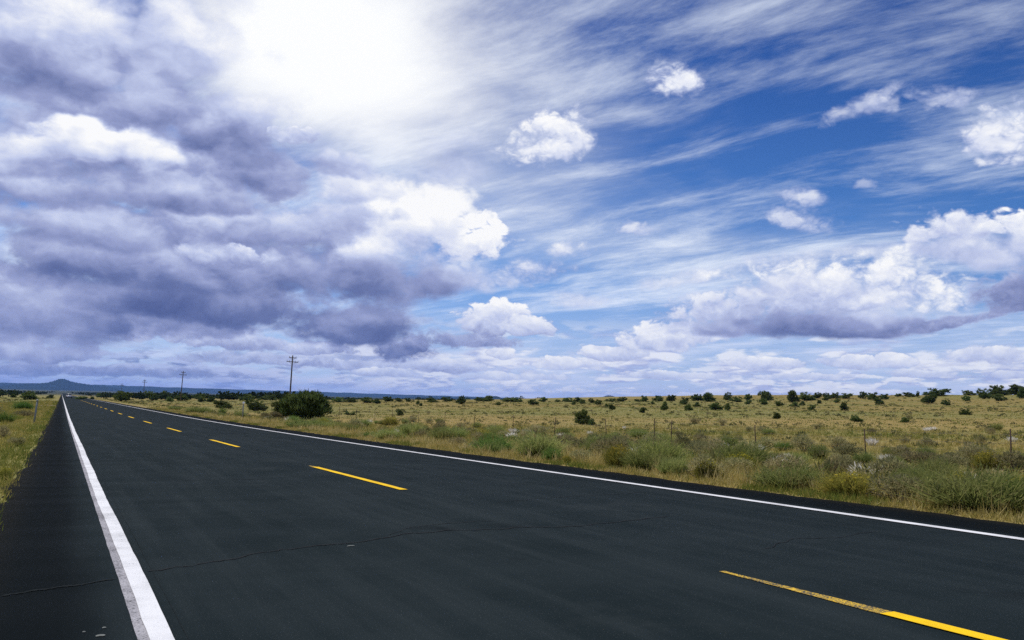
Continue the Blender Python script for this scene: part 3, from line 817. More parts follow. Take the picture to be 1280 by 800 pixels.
# ------------------------------------------------------------------ plants
JUNIPERS = [   # x, y, height, width of each juniper
    (276.9,176.7,3.63,3.37), (310.6,200.8,3.96,7.62), (256.1,170.8,2.33,4.18), (293.6,196.0,3.67,5.93), (271.1,185.9,3.57,3.7), (294.4,207.6,1.9,4.96),
    (250.5,177.8,1.87,2.74), (108.3,77.0,0.81,1.4), (221.2,163.0,1.69,2.25), (291.7,218.5,3.0,8.99), (231.2,176.1,3.12,4.08), (283.8,220.9,2.24,1.34),
    (283.7,224.4,1.81,4.22), (73.8,59.0,0.55,0.79), (286.0,231.2,1.23,3.08), (264.7,219.8,2.03,3.47), (219.2,184.0,2.05,2.65), (263.6,224.0,2.78,4.97),
    (268.9,233.4,2.72,3.02), (72.0,63.5,0.73,1.14), (265.4,237.8,2.13,4.87), (140.3,126.2,1.93,1.45), (223.9,204.6,1.43,2.08), (265.8,243.2,2.47,3.09),
    (262.6,244.9,2.47,3.4), (243.5,227.2,1.57,2.86), (218.4,206.9,1.43,1.43), (264.0,250.8,2.51,3.77), (122.0,117.2,1.1,1.31), (245.5,239.4,3.27,5.35),
    (195.8,192.0,1.43,1.66), (166.4,165.8,1.33,2.45), (226.5,226.6,4.46,4.18), (175.5,180.8,1.43,2.2), (71.1,73.5,0.76,0.89), (242.3,256.8,4.03,4.96),
    (190.3,202.0,1.95,2.44), (199.0,218.4,1.69,2.34), (245.1,269.0,2.57,3.53), (229.8,258.5,2.3,4.28), (243.1,278.8,3.35,3.28), (103.7,119.0,1.4,1.12),
    (102.9,121.2,1.34,2.4), (229.5,275.0,3.83,5.11), (231.3,283.3,2.94,5.56), (140.0,171.9,1.29,1.98), (93.1,116.4,1.0,1.4), (180.5,227.9,2.34,2.87),
    (178.3,225.4,1.67,2.58), (225.4,293.3,2.82,4.65), (90.7,119.9,1.62,1.22), (221.1,296.6,2.53,5.0), (158.6,215.5,1.09,1.21), (216.3,300.1,2.77,3.01),
    (78.2,108.6,0.91,0.97), (214.0,301.7,1.16,2.68), (209.1,305.1,2.02,4.69), (83.4,124.7,0.95,1.16), (205.5,307.6,1.52,4.7), (94.4,143.3,0.86,0.86),
    (121.2,187.8,1.42,1.83), (41.7,65.5,0.6,0.63), (165.3,260.4,1.68,2.24), (42.0,67.4,1.41,1.52), (151.0,243.5,1.7,2.35), (193.2,315.4,2.2,3.03),
    (123.9,204.2,1.09,1.2), (189.9,317.4,2.1,4.05), (186.0,319.7,1.32,2.36), (181.0,322.6,2.14,3.71), (116.1,212.8,1.66,2.88), (171.1,328.0,1.99,4.05),
    (169.4,328.8,2.19,7.77), (97.5,196.8,0.9,1.6), (159.9,333.5,2.7,4.73), (156.6,335.1,2.03,4.05), (97.9,220.8,2.42,2.86), (133.2,314.0,2.02,4.04),
    (105.6,261.1,1.54,3.59), (71.4,183.1,0.8,0.8), (85.9,222.5,1.19,1.08), (115.2,309.2,1.5,2.1), (37.5,103.5,0.85,0.85), (111.8,309.2,1.49,2.68),
    (113.8,327.3,2.19,4.39), (76.6,229.3,1.42,2.18), (80.3,249.3,1.77,4.25), (33.1,108.4,0.5,0.71), (81.8,268.9,1.52,3.28), (32.9,110.4,0.5,0.72),
    (78.3,272.5,1.78,4.57), (21.4,92.9,2.65,2.7), (75.7,362.1,2.39,6.52), (26.3,135.5,2.06,2.9), (66.8,363.8,2.94,5.82), (70.6,430.7,2.85,7.59),
    (25.8,162.9,1.5,3.15), (43.4,298.3,1.95,2.6), (40.0,296.1,1.93,2.32), (57.4,431.8,2.62,6.75), (46.1,397.2,2.91,5.47), (31.4,302.9,1.55,2.33),
    (53.1,540.7,4.62,5.54), (49.7,512.4,4.81,5.68), (34.8,399.9,3.22,3.39), (44.5,548.7,4.64,5.11), (13.4,239.9,2.71,3.81), (25.7,661.6,3.29,8.23),
    (8.2,293.6,0.97,1.21), (5.3,282.5,0.93,3.48), (-3.3,317.1,1.28,2.05), (-6.6,239.0,2.11,3.64), (-16.0,376.1,1.49,2.09), (-35.3,657.5,3.12,6.76),
]
SHRUBS = [   # kind, x, y, height, width
    ('rabbitbrush',9.91,6.93,0.62,1.37), ('sagebrush',9.71,7.86,0.41,0.72), ('rabbitbrush',9.77,9.9,0.49,0.93), ('goldbrush',9.74,8.65,0.38,0.77),
    ('greenbrush',10.13,6.61,0.47,0.62), ('rabbitbrush',9.88,17.75,0.77,1.25), ('greenbrush',9.64,16.72,0.37,0.53), ('goldbrush',9.66,14.19,0.54,0.57),
    ('rabbitbrush',9.76,13.44,0.58,0.89), ('rabbitbrush',9.64,12.43,0.45,0.52), ('sagebrush',9.67,11.63,0.48,0.6), ('greenbrush',9.81,20.1,0.51,1.02),
    ('rabbitbrush',9.69,19.77,0.42,0.66), ('sagebrush',12.07,25.84,0.47,0.44), ('goldbrush',9.52,15.94,0.2,0.2), ('rabbitbrush',10.0,28.57,0.49,1.12),
    ('rabbitbrush',10.25,40.73,0.63,2.12), ('sagebrush',28.62,178.6,1.73,2.82), ('goldbrush',23.79,67.6,0.84,1.29), ('sagebrush',21.98,52.66,0.83,1.14),
    ('greenbrush',9.72,30.01,0.25,0.74), ('sagebrush',26.78,18.85,0.95,1.05), ('sagebrush',25.38,19.65,0.63,1.19), ('sagebrush',24.94,18.24,0.6,1.25),
    ('goldbrush',25.92,17.71,0.75,1.0), ('sagebrush',19.67,16.28,0.72,0.85), ('sagebrush',25.97,23.24,0.77,1.18), ('sagebrush',30.22,29.54,0.91,1.46),
    ('sagebrush',22.96,25.34,0.81,1.05), ('sagebrush',29.86,31.58,0.64,1.33), ('sagebrush',12.93,11.95,0.45,0.6), ('sagebrush',23.45,27.84,0.81,1.29),
    ('sagebrush',23.76,30.16,0.89,1.2), ('sagebrush',23.77,34.51,0.76,1.51), ('sagebrush',13.58,22.19,0.47,0.94), ('sagebrush',27.11,48.95,0.76,1.78),
    ('sagebrush',11.94,18.37,0.48,0.59), ('sagebrush',10.09,22.89,0.34,0.57), ('sagebrush',11.47,29.2,0.43,0.71), ('goldbrush',11.61,12.97,0.46,0.61),
    ('goldbrush',9.61,11.52,0.4,0.4), ('sagebrush',25.95,16.95,0.78,0.98), ('rabbitbrush',12.49,44.66,0.46,1.53), ('rabbitbrush',11.56,38.21,0.46,0.89),
    ('greenbrush',13.87,87.69,0.85,0.92), ('rabbitbrush',10.73,81.18,0.77,2.11), ('rabbitbrush',10.48,96.62,0.58,1.32), ('sagebrush',19.16,90.06,0.81,1.78),
    ('greenbrush',-3.12,90.53,0.94,1.88), ('sagebrush',-1.86,60.85,0.49,1.36), ('greenbrush',-2.28,46.67,0.63,0.96), ('sagebrush',-1.42,29.53,0.42,0.44),
    ('goldbrush',-0.61,14.13,0.22,0.18), ('sagebrush',-0.9,24.45,0.25,0.39),
]
def leaf_mat(name, cols, trans=0.25, vary=0.35):
    """cols: colours along the tint of each blade; every copy shifts a little by its own random value"""
    m, k, out = material(name)
    at = k.n('ShaderNodeAttribute', attribute_name='tint').outputs['Fac']
    rnd = k.n('ShaderNodeObjectInfo').outputs['Random']
    c = k.ramp(at, [(i / (len(cols) - 1), col) for i, col in enumerate(cols)])
    hs = k.n('ShaderNodeHueSaturation')
    k.put(hs.inputs['Hue'], k.lin(rnd, 0, 1, 0.5 - 0.018, 0.5 + 0.014))
    k.put(hs.inputs['Value'], k.lin(k.m('FRACT', k.mul(rnd, 7.31)), 0, 1, 1 - vary, 1 + vary))
    k.put(hs.inputs['Color'], c)
    d1 = k.n('ShaderNodeBsdfDiffuse'); k.put(d1.inputs[0], hs.outputs[0])
    d2 = k.n('ShaderNodeBsdfTranslucent'); k.put(d2.inputs[0], hs.outputs[0])
    mx = k.n('ShaderNodeMixShader'); mx.inputs[0].default_value = trans
    k.t.links.new(d1.outputs[0], mx.inputs[1]); k.t.links.new(d2.outputs[0], mx.inputs[2])
    k.t.links.new(mx.outputs[0], out.inputs[0])
    return m
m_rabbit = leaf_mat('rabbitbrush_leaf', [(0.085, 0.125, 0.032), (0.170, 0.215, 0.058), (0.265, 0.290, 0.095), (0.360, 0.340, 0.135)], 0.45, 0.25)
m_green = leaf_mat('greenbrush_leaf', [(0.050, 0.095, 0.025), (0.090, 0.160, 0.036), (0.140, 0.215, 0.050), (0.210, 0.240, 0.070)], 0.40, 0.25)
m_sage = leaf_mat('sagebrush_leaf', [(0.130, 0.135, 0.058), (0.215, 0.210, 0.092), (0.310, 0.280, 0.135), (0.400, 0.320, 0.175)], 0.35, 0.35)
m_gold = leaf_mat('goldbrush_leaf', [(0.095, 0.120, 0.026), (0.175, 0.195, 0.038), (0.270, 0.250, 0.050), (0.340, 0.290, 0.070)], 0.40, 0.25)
m_bloom = leaf_mat('yellow_blossom', [(0.28, 0.25, 0.030), (0.42, 0.34, 0.045)], 0.3, 0.2)
m_plume = leaf_mat('pale_plume', [(0.60, 0.56, 0.46), (0.72, 0.69, 0.60), (0.80, 0.78, 0.72)], 0.45, 0.15)
m_twig = simple('shrub_twig', (0.13, 0.105, 0.080), 0.95, 0.1, scale=8)
m_juniper = leaf_mat('juniper_foliage', [(0.042, 0.066, 0.022), (0.075, 0.110, 0.034), (0.118, 0.155, 0.050), (0.170, 0.195, 0.075)], 0.40, 0.35)
m_bark = simple('juniper_bark', (0.10, 0.075, 0.055), 0.95, 0.1, scale=8)
m_grass = leaf_mat('mixed_grass', [(0.115, 0.150, 0.030), (0.190, 0.200, 0.042), (0.330, 0.265, 0.075), (0.450, 0.350, 0.130), (0.580, 0.480, 0.230)], 0.35, 0.0)
m_scrub = leaf_mat('low_scrub', [(0.085, 0.092, 0.036), (0.140, 0.142, 0.056), (0.200, 0.185, 0.080), (0.270, 0.215, 0.110)], 0.25, 0.0)
m_woods = leaf_mat('far_woodland', [(0.016, 0.026, 0.012), (0.032, 0.046, 0.020), (0.055, 0.068, 0.030)], 0.1, 0.0)

def unit(v): return v / (np.linalg.norm(v, axis=-1, keepdims=True) + 1e-9)

def ribbons(base, dirs, length, width, bend, rs, segs=2, droop=(0, 0, -1.0)):
    """one narrow tapering blade per row; returns verts, quads and the number of verts per blade"""
    n = len(base)
    side = unit(np.cross(dirs, rs.normal(0, 1, (n, 3))))
    t = np.linspace(0, 1, segs + 1)
    P = base[:, None] + dirs[:, None] * (length[:, None] * t)[..., None] + np.array(droop)[None, None] * (bend * length)[:, None, None] * (t ** 2)[None, :, None]
    w = width[:, None] * (1 - 0.85 * t ** 1.5)[None]
    V = np.stack([P - side[:, None] * w[..., None] / 2, P + side[:, None] * w[..., None] / 2], 2)      # n, segs+1, 2, 3
    per = 2 * (segs + 1)
    b = (np.arange(n) * per)[:, None] + 2 * np.arange(segs)[None]
    Q = np.stack([b, b + 1, b + 3, b + 2], -1).reshape(-1, 4)
    return V.reshape(-1, 3), Q, per

def leafs(cent, size, rs, flat=0.0, long=1.5):
    n = len(cent)
    nrm = unit(rs.normal(0, 1, (n, 3)) + np.array([0, 0, flat]))
    u = unit(np.cross(nrm, rs.normal(0, 1, (n, 3)))); v = np.cross(nrm, u)
    s = size[:, None]
    V = np.stack([cent - u * s * long / 2, cent + v * s / 2, cent + u * s * long / 2, cent - v * s / 2], 1)
    Q = np.arange(n * 4).reshape(-1, 4)
    return V.reshape(-1, 3), Q

def merge(*parts):
    vs, qs, ts, b = [], [], [], 0
    for V, Q, T in parts:
        vs.append(V); qs.append(Q + b); ts.append(T); b += len(V)
    return np.concatenate(vs), np.concatenate(qs), np.concatenate(ts)

# ---- shrub kinds, each one unit high and one unit wide, with three variants
def brush_foliage(seed, mat, name, n=1100, spread=44, upright=0.75):
    """several tufts of thin stems that lean out a little and nod, ending in narrow leaves"""
    rs = np.random.default_rng(seed)
    nl = 9
    pa = rs.random(nl) * 2 * np.pi; pr_ = 0.36 * np.sqrt(rs.random(nl))
    lobes = np.stack([pr_ * np.cos(pa), pr_ * np.sin(pa)], -1)
    lh = (1.0 - 0.75 * (pr_ / 0.5) ** 2) * (0.75 + 0.4 * rs.random(nl)); lt = rs.random(nl)
    lob = rs.integers(0, nl, n)
    base = np.concatenate([lobes[lob] + rs.normal(0, 0.06, (n, 2)), np.zeros((n, 1))], 1)
    th = np.radians(spread) * rs.random(n) ** upright; ph = rs.random(n) * 2 * np.pi
    d = np.stack([np.sin(th) * np.cos(ph), np.sin(th) * np.sin(ph), np.cos(th)], -1)
    d = unit(d + np.concatenate([lobes[lob] * 0.9, np.zeros((n, 1))], 1) + np.array([0.10, -0.06, 0]))
    ln = (0.60 + 0.50 * rs.random(n)) * lh[lob]
    V, Q, per = ribbons(base, d, ln, 0.010 + 0.014 * rs.random(n), 0.05 + 0.16 * rs.random(n), rs, 3)
    tv = np.clip(0.05 + 0.35 * rs.random(n) + 0.35 * lt[lob], 0, 1)
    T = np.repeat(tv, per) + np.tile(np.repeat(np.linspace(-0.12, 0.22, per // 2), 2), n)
    m = int(n * 2.2)
    pick = rs.integers(0, n, m); f = 0.30 + 0.70 * rs.random(m)
    c = base[pick] + d[pick] * (ln[pick] * f)[:, None] + np.array([0, 0, -1]) * (0.12 * ln[pick] * f ** 2)[:, None] + rs.normal(0, 0.014, (m, 3))
    V2, Q2, p2 = ribbons(c, unit(d[pick] + rs.normal(0, 0.5, (m, 3))), 0.06 + 0.08 * rs.random(m), 0.010 + 0.012 * rs.random(m), 0.1 * np.ones(m), rs, 1)
    T2 = np.repeat(np.clip(tv[pick] + rs.normal(0.06, 0.15, m), 0, 1), p2)
    V, Q, T = merge((V, Q, T), (V2, Q2, T2))
    V[:, 2] = np.maximum(V[:, 2], -0.02)
    hi = np.percentile(np.abs(V[:, :2]), 98)
    s = np.array([0.5 / hi, 0.5 / hi, 1 / max(0.4, np.percentile(V[:, 2], 99.3))])
    return mesh_data(name, V * s, Q, mat, False, np.clip(T, 0, 1))

def sage_foliage(seed, mat, name, n=900):
    rs = np.random.default_rng(seed)
    k_ = 16
    ph = rs.random(k_) * 2 * np.pi; rr = 0.34 * np.sqrt(rs.random(k_))
    cc = np.stack([rr * np.cos(ph), rr * np.sin(ph), 0.30 + 0.42 * rs.random(k_) * (1 - (rr / 0.45) ** 2)], -1)
    pick = rs.integers(0, k_, n)
    dirs = unit(rs.normal(0, 1, (n, 3)) + np.array([0, 0, 0.35]))
    c = cc[pick] + dirs * (0.15 + 0.05 * rs.random((n, 1))) * np.array([1, 1, 0.9])
    V, Q, per = ribbons(c, unit(dirs + np.array([0, 0, 0.9]) + rs.normal(0, 0.4, (n, 3))), 0.07 + 0.10 * rs.random(n), 0.022 + 0.02 * rs.random(n), 0.05 * np.ones(n), rs, 1)
    T = np.repeat(np.clip(rs.random(k_)[pick] * 0.45 + 0.45 * rs.random(n) + 0.1, 0, 1), per)
    V[:, 2] = np.maximum(V[:, 2], 0.0)
    s = np.array([1, 1, 1 / np.percentile(V[:, 2], 99.5)])
    return mesh_data(name, V * s, Q, mat, False, T)

def twigs(seed, n=26, spread=55):
    rs = np.random.default_rng(seed)
    g = Geo()
    for _ in range(n):
        th = math.radians(spread) * rs.random() ** 0.6; ph = rs.random() * 2 * math.pi
        d = np.array([math.sin(th) * math.cos(ph), math.sin(th) * math.sin(ph), math.cos(th)])
        L = 0.35 + 0.4 * rs.random()
        p0 = np.array([rs.normal(0, 0.05), rs.normal(0, 0.05), -0.04])
        g.tube([p0, p0 + d * L * 0.5 + rs.normal(0, 0.02, 3), p0 + d * L + rs.normal(0, 0.04, 3)], [0.016, 0.010, 0.004], 4, False)
    return g.data('stems', m_twig)

def plume_foliage(seed):
    rs = np.random.default_rng(seed); n = 130
    base = np.concatenate([rs.normal(0, 0.12, (n, 2)), np.zeros((n, 1))], 1)
    d = unit(np.stack([rs.normal(0, 0.45, n), rs.normal(0, 0.45, n), np.ones(n)], -1))
    V, Q, per = ribbons(base, d, 0.6 + 0.5 * rs.random(n), 0.05 + 0.06 * rs.random(n), 0.12 * np.ones(n), rs, 3)
    return mesh_data('plumes', V, Q, m_plume, False, np.repeat(rs.random(n), per))

def bloom_mesh(seed):
    rs = np.random.default_rng(seed); n = 90
    ph = rs.random(n) * 2 * np.pi; th = np.radians(58) * rs.random(n) ** 0.6
    r_ = 0.86 + 0.16 * rs.random(n)
    c = np.stack([0.50 * np.sin(th) * np.cos(ph) * r_, 0.50 * np.sin(th) * np.sin(ph) * r_, (0.35 + 0.60 * np.cos(th)) * r_], -1)
    V, Q = leafs(c, 0.045 + 0.03 * rs.random(n), rs, 0.5, 1.2)
    return mesh_data('blossom', V, Q, m_bloom, False, np.repeat(rs.random(n), 4))

KIND = {
    'rabbitbrush': ([brush_foliage(s, m_rabbit, 'foliage') for s in (1, 2, 3, 4)], [twigs(s) for s in (1, 2)], None),
    'greenbrush': ([brush_foliage(s, m_green, 'foliage', 900, 55, 0.7) for s in (11, 12)], [twigs(s) for s in (3,)], None),
    'goldbrush': ([brush_foliage(s, m_gold, 'foliage', 900, 50, 0.7) for s in (21, 22)], [twigs(s) for s in (4,)], [bloom_mesh(s) for s in (1, 2)]),
    'sagebrush': ([sage_foliage(s, m_sage, 'foliage') for s in (31, 32, 33, 34)], [twigs(s, 34, 62) for s in (5, 6)], None),
    'plume_plant': ([plume_foliage(s) for s in (41, 42)], [twigs(s, 10, 40) for s in (7,)], None),
}
LOOK = {'rabbitbrush': ('grey-green rabbitbrush', 'shrub'), 'greenbrush': ('deep green leafy bush', 'shrub'), 'goldbrush': ('yellow-blooming bush', 'shrub'),
        'sagebrush': ('grey sagebrush', 'shrub'), 'plume_plant': ('white-plumed plant', 'plant')}
NAME = {'rabbitbrush': 'rabbitbrush', 'greenbrush': 'green_bush', 'goldbrush': 'yellow_bush', 'sagebrush': 'sagebrush', 'plume_plant': 'plume_plant'}

# random members between verge and fence, and just behind it, inside the view and a little beyond
rs = np.random.default_rng(5)
spots = [(k_, x, y, h * (0.80 if x > 0 and k_ == 'rabbitbrush' else 0.92), w) for (k_, x, y, h, w) in SHRUBS]
taken = [(x, y, w) for (_, x, y, h, w) in spots]
tries = 0
want = 262
while len(spots) < want and tries < 60000:
    tries += 1
    head = R(HEADING + rs.uniform(-23, 35))
    dd = 9.5 + 75 * rs.random() ** 1.35
    x, y = dd * math.sin(head), dd * math.cos(head)
    r_ = x - EDGE_R
    if r_ < 0.75 or y < 1: continue
    if x > FX + 6 and rs.random() < 0.75: continue
    if r_ < 2.2 and rs.random() < 0.6: continue
    k_ = rs.choice(['sagebrush', 'rabbitbrush', 'goldbrush', 'greenbrush', 'plume_plant'], p=[0.38, 0.25, 0.09, 0.05, 0.23])
    if k_ == 'plume_plant' and r_ < 3.5: continue
    h = {'sagebrush': 0.50, 'rabbitbrush': 0.52, 'goldbrush': 0.45, 'greenbrush': 0.42, 'plume_plant': 0.40}[k_] * rs.uniform(0.65, 1.25)
    if r_ < 2.5: h *= 0.7
    w = h * rs.uniform(1.35, 2.1) if k_ != 'plume_plant' else h * rs.uniform(1.0, 1.8)
    if any((x - a) ** 2 + (y - b) ** 2 < (0.36 * (w + c_)) ** 2 for a, b, c_ in taken): continue
    spots.append((k_, x, y, h, w)); taken.append((x, y, w))

def zone_of(x, y):
    if x < 0: return 'in the grass left of the road'
    if x < EDGE_R + 2.2: return 'at the right road edge'
    if x < 16: return 'on the verge behind the road edge'
    if x < FX: return 'in the scrub before the fence'
    return 'in the field behind the fence'
bins = {}
for s_ in spots: bins.setdefault((s_[0], zone_of(s_[1], s_[2])), []).append(s_)
for (k_, zone), L in bins.items():
    L.sort(key=lambda s_: -s_[1] / max(s_[2], 0.1))
    fol, tw, blo = KIND[k_]
    for i, (_, x, y, h, w) in enumerate(L):
        big = 'tall ' if h > 0.75 else ('low ' if h < 0.3 else '')
        e = empty(NAME[k_], (x, y, float(land_z(x, y)) - 0.02), rs.uniform(0, 6.28))
        tag(e, ('%s%s %s, %s from the right' % (big, LOOK[k_][0], zone, ordinal(i + 1))) if len(L) > 1 else '%s%s %s, the only one there' % (big, LOOK[k_][0], zone), LOOK[k_][1], '%s %s' % (LOOK[k_][0], zone))
        sc = (w, w * rs.uniform(0.85, 1.15), h)
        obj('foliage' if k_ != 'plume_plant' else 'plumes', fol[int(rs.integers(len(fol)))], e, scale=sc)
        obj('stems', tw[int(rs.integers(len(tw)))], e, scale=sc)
        if blo and (k_ == 'goldbrush'): obj('blossom', blo[int(rs.integers(len(blo)))], e, scale=sc)

# ---- junipers: trunk with limbs, crown of many small sprays
def juniper(seed, clumps=150, per=26, leaf=0.075, loose=0.0, squat=1.0):
    rs = np.random.default_rng(seed)
    k_ = 9
    ph = rs.random(k_) * 2 * np.pi; rr = 0.30 * rs.random(k_) ** .5
    lob = np.stack([rr * np.cos(ph), rr * np.sin(ph), 0.17 + 0.46 * rs.random(k_)], -1)
    lob[0] = (0, 0, 0.60); lob[1] = (0.02, 0, 0.28); lob[2:5, 2] = 0.15 + 0.08 * rs.random(3)
    rad = 0.15 + 0.15 * rs.random(k_)
    pick = rs.integers(0, k_, clumps)
    d = unit(rs.normal(0, 1, (clumps, 3)))
    c = lob[pick] + d * (rad[pick] * (0.30 + 0.72 * rs.random(clumps) ** 0.5))[:, None] * np.array([1, 1, 0.95])
    c[:, 2] = np.maximum(c[:, 2], 0.05 + 0.10 * rs.random(clumps))
    q = np.repeat(np.arange(clumps), per)
    o_ = rs.normal(0, 1, (len(q), 3)); o_ = unit(o_) * rs.random((len(q), 1)) ** 0.4 * (0.065 + 0.03 * loose)
    cent = c[q] + o_
    outw = unit(cent - np.array([0, 0, 0.35]) + rs.normal(0, 0.25, cent.shape) + np.array([0, 0, 0.25 + loose]))
    V, Q, pr = ribbons(cent, outw, (0.05 + 0.05 * rs.random(len(q))) * (1 + loose), (0.024 + 0.02 * rs.random(len(q))) * (leaf / 0.075), np.zeros(len(q)), rs, 1)
    tone = rs.random(clumps) * 0.6
    T = np.repeat(np.clip(tone[q] + rs.normal(0.15, 0.12, len(q)), 0, 1), pr)
    if loose:
        n = int(220 * loose)
        b = c[rs.integers(0, clumps, n)]
        V2, Q2, p2 = ribbons(b, unit(np.stack([rs.normal(0, 0.35, n), rs.normal(0, 0.35, n), np.ones(n)], -1)), 0.12 + 0.16 * rs.random(n), 0.02 + 0.015 * rs.random(n), 0.05 * np.ones(n), rs, 2)
        V, Q, T = merge((V, Q, T), (V2, Q2, np.repeat(0.3 + 0.4 * rs.random(n), p2)))
    lo, hi = np.percentile(V, 0.5, axis=0), np.percentile(V, 99.5, axis=0)
    s = np.array([1 / (hi[0] - lo[0]), 1 / (hi[1] - lo[1]), 1 / hi[2]])
    crown = mesh_data('crown', V * s, Q, m_juniper, False, T)
    g = Geo()
    g.tube([(0, 0, -0.06), (0.01, 0.005, 0.12), (0.0, 0.02, 0.32), (0.015, 0.01, 0.55)], [0.055, 0.045, 0.034, 0.016], 7)
    for j in range(k_):
        e = lob[j] * s
        g.tube([(0, 0, 0.08 + 0.03 * j), e * np.array([0.55, 0.55, 0.62]) + rs.normal(0, 0.015, 3), e], [0.026, 0.017, 0.007], 5, False)
    return crown, g.data('trunk', m_bark)
JUN = [juniper(s, 150, 26, 0.075, 0.35) for s in (101, 102, 103)] + [juniper(104, 120, 24, 0.075, 0.5)]
JUN_FAR = [juniper(s, 110, 16, 0.12, 0.3) for s in (111, 112, 113, 114, 115)]
BIG = juniper(120, 260, 40, 0.050, 1.0)
BIG2 = juniper(121, 260, 40, 0.050, 0.2)

def jzone(x, y, h):
    d2 = math.hypot(x, y)
    if x < -0.5: return 'standing left of the road', 'junipers left of the road'
    if x < 22: return 'close beside the road in the distance', 'junipers close beside the far road'
    if x < 90: return 'along the distant tree line near the poles', 'junipers of the distant tree line'
    if d2 > 285 and x > 90: return 'on the skyline of the ridge', 'junipers on the ridge skyline'
    return 'on the open grassy slope', 'junipers on the grassy slope'
jb = {}
for (x, y, h, w) in JUNIPERS: jb.setdefault(jzone(x, y, h), []).append((x, y, h, w))
for (zone, grp), L in jb.items():
    L.sort(key=lambda s_: -s_[0] / s_[1])
    for i, (x, y, h, w) in enumerate(L):
        special = abs(x - 21.4) < 0.6 and abs(y - 92.9) < 2.5
        h = max(h, 0.5)
        cr, tr = BIG2 if special else (lambda P_: P_[int(rs.integers(len(P_)))])(JUN if math.hypot(x, y) < 150 or h > 3 else JUN_FAR)
        e = empty('juniper_tree', (x, y, float(land_z(x, y)) - 0.03), rs.uniform(0, 6.28))
        look = 'dense dark juniper' if not special else 'dense dark green juniper'
        sz = 'small ' if h < 1.0 else ('broad ' if w > 1.6 * h else '')
        lab = '%s%s %s, %s from the right' % (sz, look, zone, ordinal(i + 1))
        if special: lab = 'dense dark green juniper merging with the big feathery tree beside it'
        tag(e, lab, 'tree', grp)
        sc = (w * 1.04, w * 1.04 * rs.uniform(0.9, 1.1), h * 0.96)
        obj('crown', cr, e, scale=sc); obj('trunk', tr, e, scale=sc)
# the big feathery tree before the tallest pole
e = empty('juniper_tree', (22.9, 90.0, float(land_z(22.9, 90.0)) - 0.05), 0.6)
tag(e, 'big feathery grey-green tree, largest beside the road, before the tallest pole', 'tree')
obj('crown', BIG[0], e, scale=(5.0, 4.6, 2.85)); obj('trunk', BIG[1], e, scale=(5.0, 4.6, 2.85))

# ---- masses nobody could count: grass, low scrub, far woods
def scatter(n, d0, d1, power, seed, a0=-32.5, a1=34.5):
    rs = np.random.default_rng(seed)
    head = np.radians(HEADING + rs.uniform(a0, a1, n))
    d = d0 + (d1 - d0) * rs.random(n) ** power
    return d * np.sin(head), d * np.cos(head), rs

def tufts(x, y, rs, blades, hgt, wid, tone, spread=0.35, rad=0.05, segs=1):
    n = len(x)
    q = np.repeat(np.arange(n), blades)
    m = len(q)
    bx = x[q] + rs.normal(0, 1, m) * (rad if np.isscalar(rad) else rad[q]); by = y[q] + rs.normal(0, 1, m) * (rad if np.isscalar(rad) else rad[q])
    base = np.stack([bx, by, land_z(bx, by) - 0.02], -1)
    d = unit(np.stack([rs.normal(0, spread, m), rs.normal(0, spread, m), np.ones(m)], -1))
    V, Q, per = ribbons(base, d, hgt[q] * (0.6 + 0.6 * rs.random(m)), wid[q] * (0.7 + 0.6 * rs.random(m)), 0.15 * rs.random(m), rs, segs)
    T = np.repeat(np.clip(tone[q] + rs.normal(0, 0.09, m), 0, 1), per)
    return V, Q, T

def patch(x, y, s=0.35):
    return 0.5 + 0.5 * (np.sin(x * s * 1.9 + 1.0) * np.sin(y * s * 1.3) * 0.6 + np.sin(x * s * 0.7 + y * s * 0.9 + 2.0) * 0.4)

parts = []
# right verge, close to the asphalt
rs = np.random.default_rng(21); n = 9000
y = 1.0 + 110 * rs.random(n) ** 1.7; x = EDGE_R + 0.02 + np.abs(rs.normal(0, 0.75, n)) + 0.08 * rs.random(n)
tone = np.clip(0.66 - 0.42 * (patch(x, y, 0.9) > 0.60) * (x < EDGE_R + 0.7) - 0.30 * (rs.random(n) < 0.25) + rs.normal(0, 0.13, n), 0, 1)
hg = (0.05 + 0.10 * rs.random(n)) * (1 + 0.7 * smooth(0.2, 1.3, x - EDGE_R)); wd = 0.006 + 0.00028 * np.hypot(x, y) + 0.004 * rs.random(n)
parts.append(tufts(x, y, rs, 9, hg, wd, tone, 0.5, 0.05))
# tall dry stalks here and there on the verge
n = 700
y = 3 + 70 * rs.random(n) ** 1.4; x = EDGE_R + 0.35 + np.abs(rs.normal(0, 1.3, n))
hg = 0.18 + 0.18 * rs.random(n); parts.append(tufts(x, y, rs, 12, hg, 0.006 + 0.00028 * np.hypot(x, y), np.clip(0.78 + rs.normal(0, 0.1, n), 0, 1), 0.28, 0.05, 2))
# left verge and left field
n = 9000
y = 5 + 190 * rs.random(n) ** 1.5; x = EDGE_L - 0.02 - np.abs(rs.normal(0, 1, n)) * (0.5 + y * 0.045)
tone = np.clip(0.22 + 0.45 * patch(x, y, 0.45) + rs.normal(0, 0.14, n) - 0.2 * (x > EDGE_L - 0.5), 0, 1)
hg = (0.05 + 0.14 * rs.random(n)) * (1 + 0.8 * smooth(0.3, 3, EDGE_L - x)); parts.append(tufts(x, y, rs, 9, hg, 0.007 + 0.00035 * np.hypot(x, y), tone, 0.5, 0.06))
